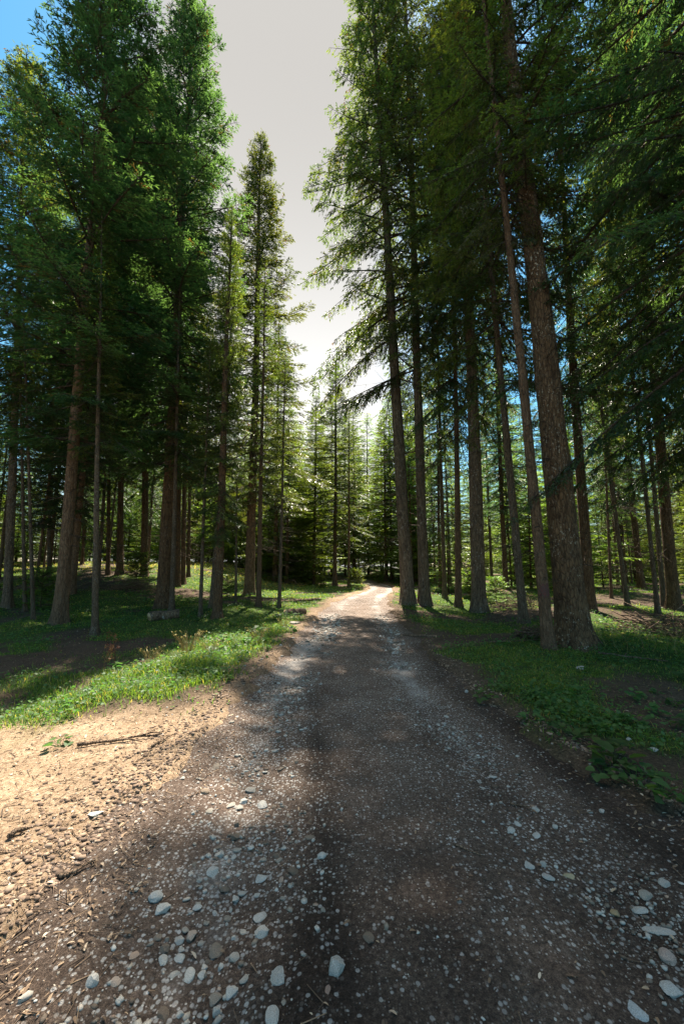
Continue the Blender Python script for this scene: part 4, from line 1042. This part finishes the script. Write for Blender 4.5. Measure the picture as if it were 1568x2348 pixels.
def tuft_mesh(seed, n=70, h=.42):
    rr = np.random.default_rng(seed); a = rr.uniform(0, 6.28, n); q = rr.uniform(.02, .10, n); VV_ = []; D = np.stack([np.cos(a), np.sin(a), 0 * a], 1)
    P0 = D * q[:, None]; hh_ = h * rr.uniform(.5, 1.1, n); P1 = P0 + D * (hh_ * .22)[:, None] + np.stack([0 * a, 0 * a, hh_ * .65], 1); P2 = P0 + D * (hh_ * .55)[:, None] + np.stack([0 * a, 0 * a, hh_ * .95], 1)
    V1, F1 = tubes(P0, P1, np.full(n, .0022), np.full(n, .0018)); V2, F2 = tubes(P1, P2, np.full(n, .0018), np.full(n, .0008))
    tl = np.repeat(rr.uniform(.3, 1, n), 3)
    bl_ = mesh_np('blades', np.concatenate([V1, V2]), np.concatenate([F1, F2 + len(V1)]), M_DRY, False, np.concatenate([tl, tl]))
    c = np.repeat(P2[::3], 6, 0); c = c + rr.normal(0, .012, c.shape); Vl, Fl = leaf_patch(c[:, 0], c[:, 1], c[:, 2], np.full(len(c), .02), rr, 1.0, .35)
    return bl_, mesh_np('seed_heads', Vl, Fl, M_DRY, False, np.full(len(Fl), .85))
TUFT = [tuft_mesh(620), tuft_mesh(621, 50, .34)]
for a, b_, v, s_, lb in [(430, 1500, 0, 1, 'pale dry seeding grass tuft in the middle of the left verge'), (480, 1505, 1, 1, 'smaller dry grass tuft right of the pale seeding one, left verge'), (590, 1478, 0, .8, 'brownish dry grass tuft near the fern on the left verge'),
                         (650, 1440, 1, .8, 'thin dry grass tuft nearest the left lip of the track'), (345, 1520, 1, .8, 'dry grass tuft left of the pale seeding one, by the dock stalks')]:
    e = empty('dry_grass_tuft', at(a, b_)); e.scale = (s_,) * 3; tag(e, lb, 'grass tuft'); link('blades', TUFT[v][0], e); link('seed_heads', TUFT[v][1], e)
def fern(px, py, s, label):
    rr = np.random.default_rng(int(px)); e = empty('fern', at(px, py)); e.scale = (s,) * 3; tag(e, label, 'fern')
    nf = 9; xs_, P0s, P1s = [], [], []; cc, LL = [], []
    for q in range(nf):
        a = 2 * math.pi * q / nf + rr.normal(0, .2)
        for j in range(14):
            f = j / 13; p = np.array([math.cos(a) * .34 * f, math.sin(a) * .34 * f, .30 * math.sin(f * 2.1) ])
            if j: P0s.append(prev); P1s.append(p)
            prev = p
            for sd in (-1, 1):
                for w_ in (.35, .7, 1.0):
                    l_ = .10 * (1 - f) ** .8 * math.sin(min(1, f * 6) * 1.57) + .008
                    cc.append(p + np.array([-math.sin(a), math.cos(a), 0]) * sd * l_ * w_); LL.append(.035 * (1 - f * .6))
    P0s, P1s, cc = np.array(P0s), np.array(P1s), np.array(cc)
    V, F = tubes(P0s, P1s, np.full(len(P0s), .002), np.full(len(P0s), .0015)); link('stems', mesh_np('stems', V, F, M_LEAF, False, np.full(len(F), .7)), e)
    V, F = leaf_patch(cc[:, 0], cc[:, 1], cc[:, 2], np.array(LL), rr, .25, .4); link('fronds', mesh_np('fronds', V, F, M_LEAF, False, np.full(len(F), .9)), e)
fern(545, 1482, .7, 'small bright yellow-green fern on the left verge near the track')
for a, b_, H_, lb in [(1138, 1385, 1.3, 'bright fir sapling behind the brush heap on the right'), (815, 1352, 1.5, 'sunny little spruce sapling at the left side of the track bend'),
                      (312, 1345, 1.8, 'fir sapling in the shade behind the left brush heap'), (1078, 1372, 1.4, 'dim sapling just left of the stout trunk by the brush heap'),
                      (868, 1338, 1.2, 'sapling on the right side of the track bend'), (735, 1348, 1.0, 'low sapling in the bright verge just before the bend'),
                      (520, 1372, 1.1, 'sapling in the glade behind the twin stems'), (92, 1395, 1.5, 'dark sapling left of the thickest left trunk')]:
    tree('sapling', at(a, b_), H_, .03, lb, None, 1.25, name='sapling', cat='sapling')
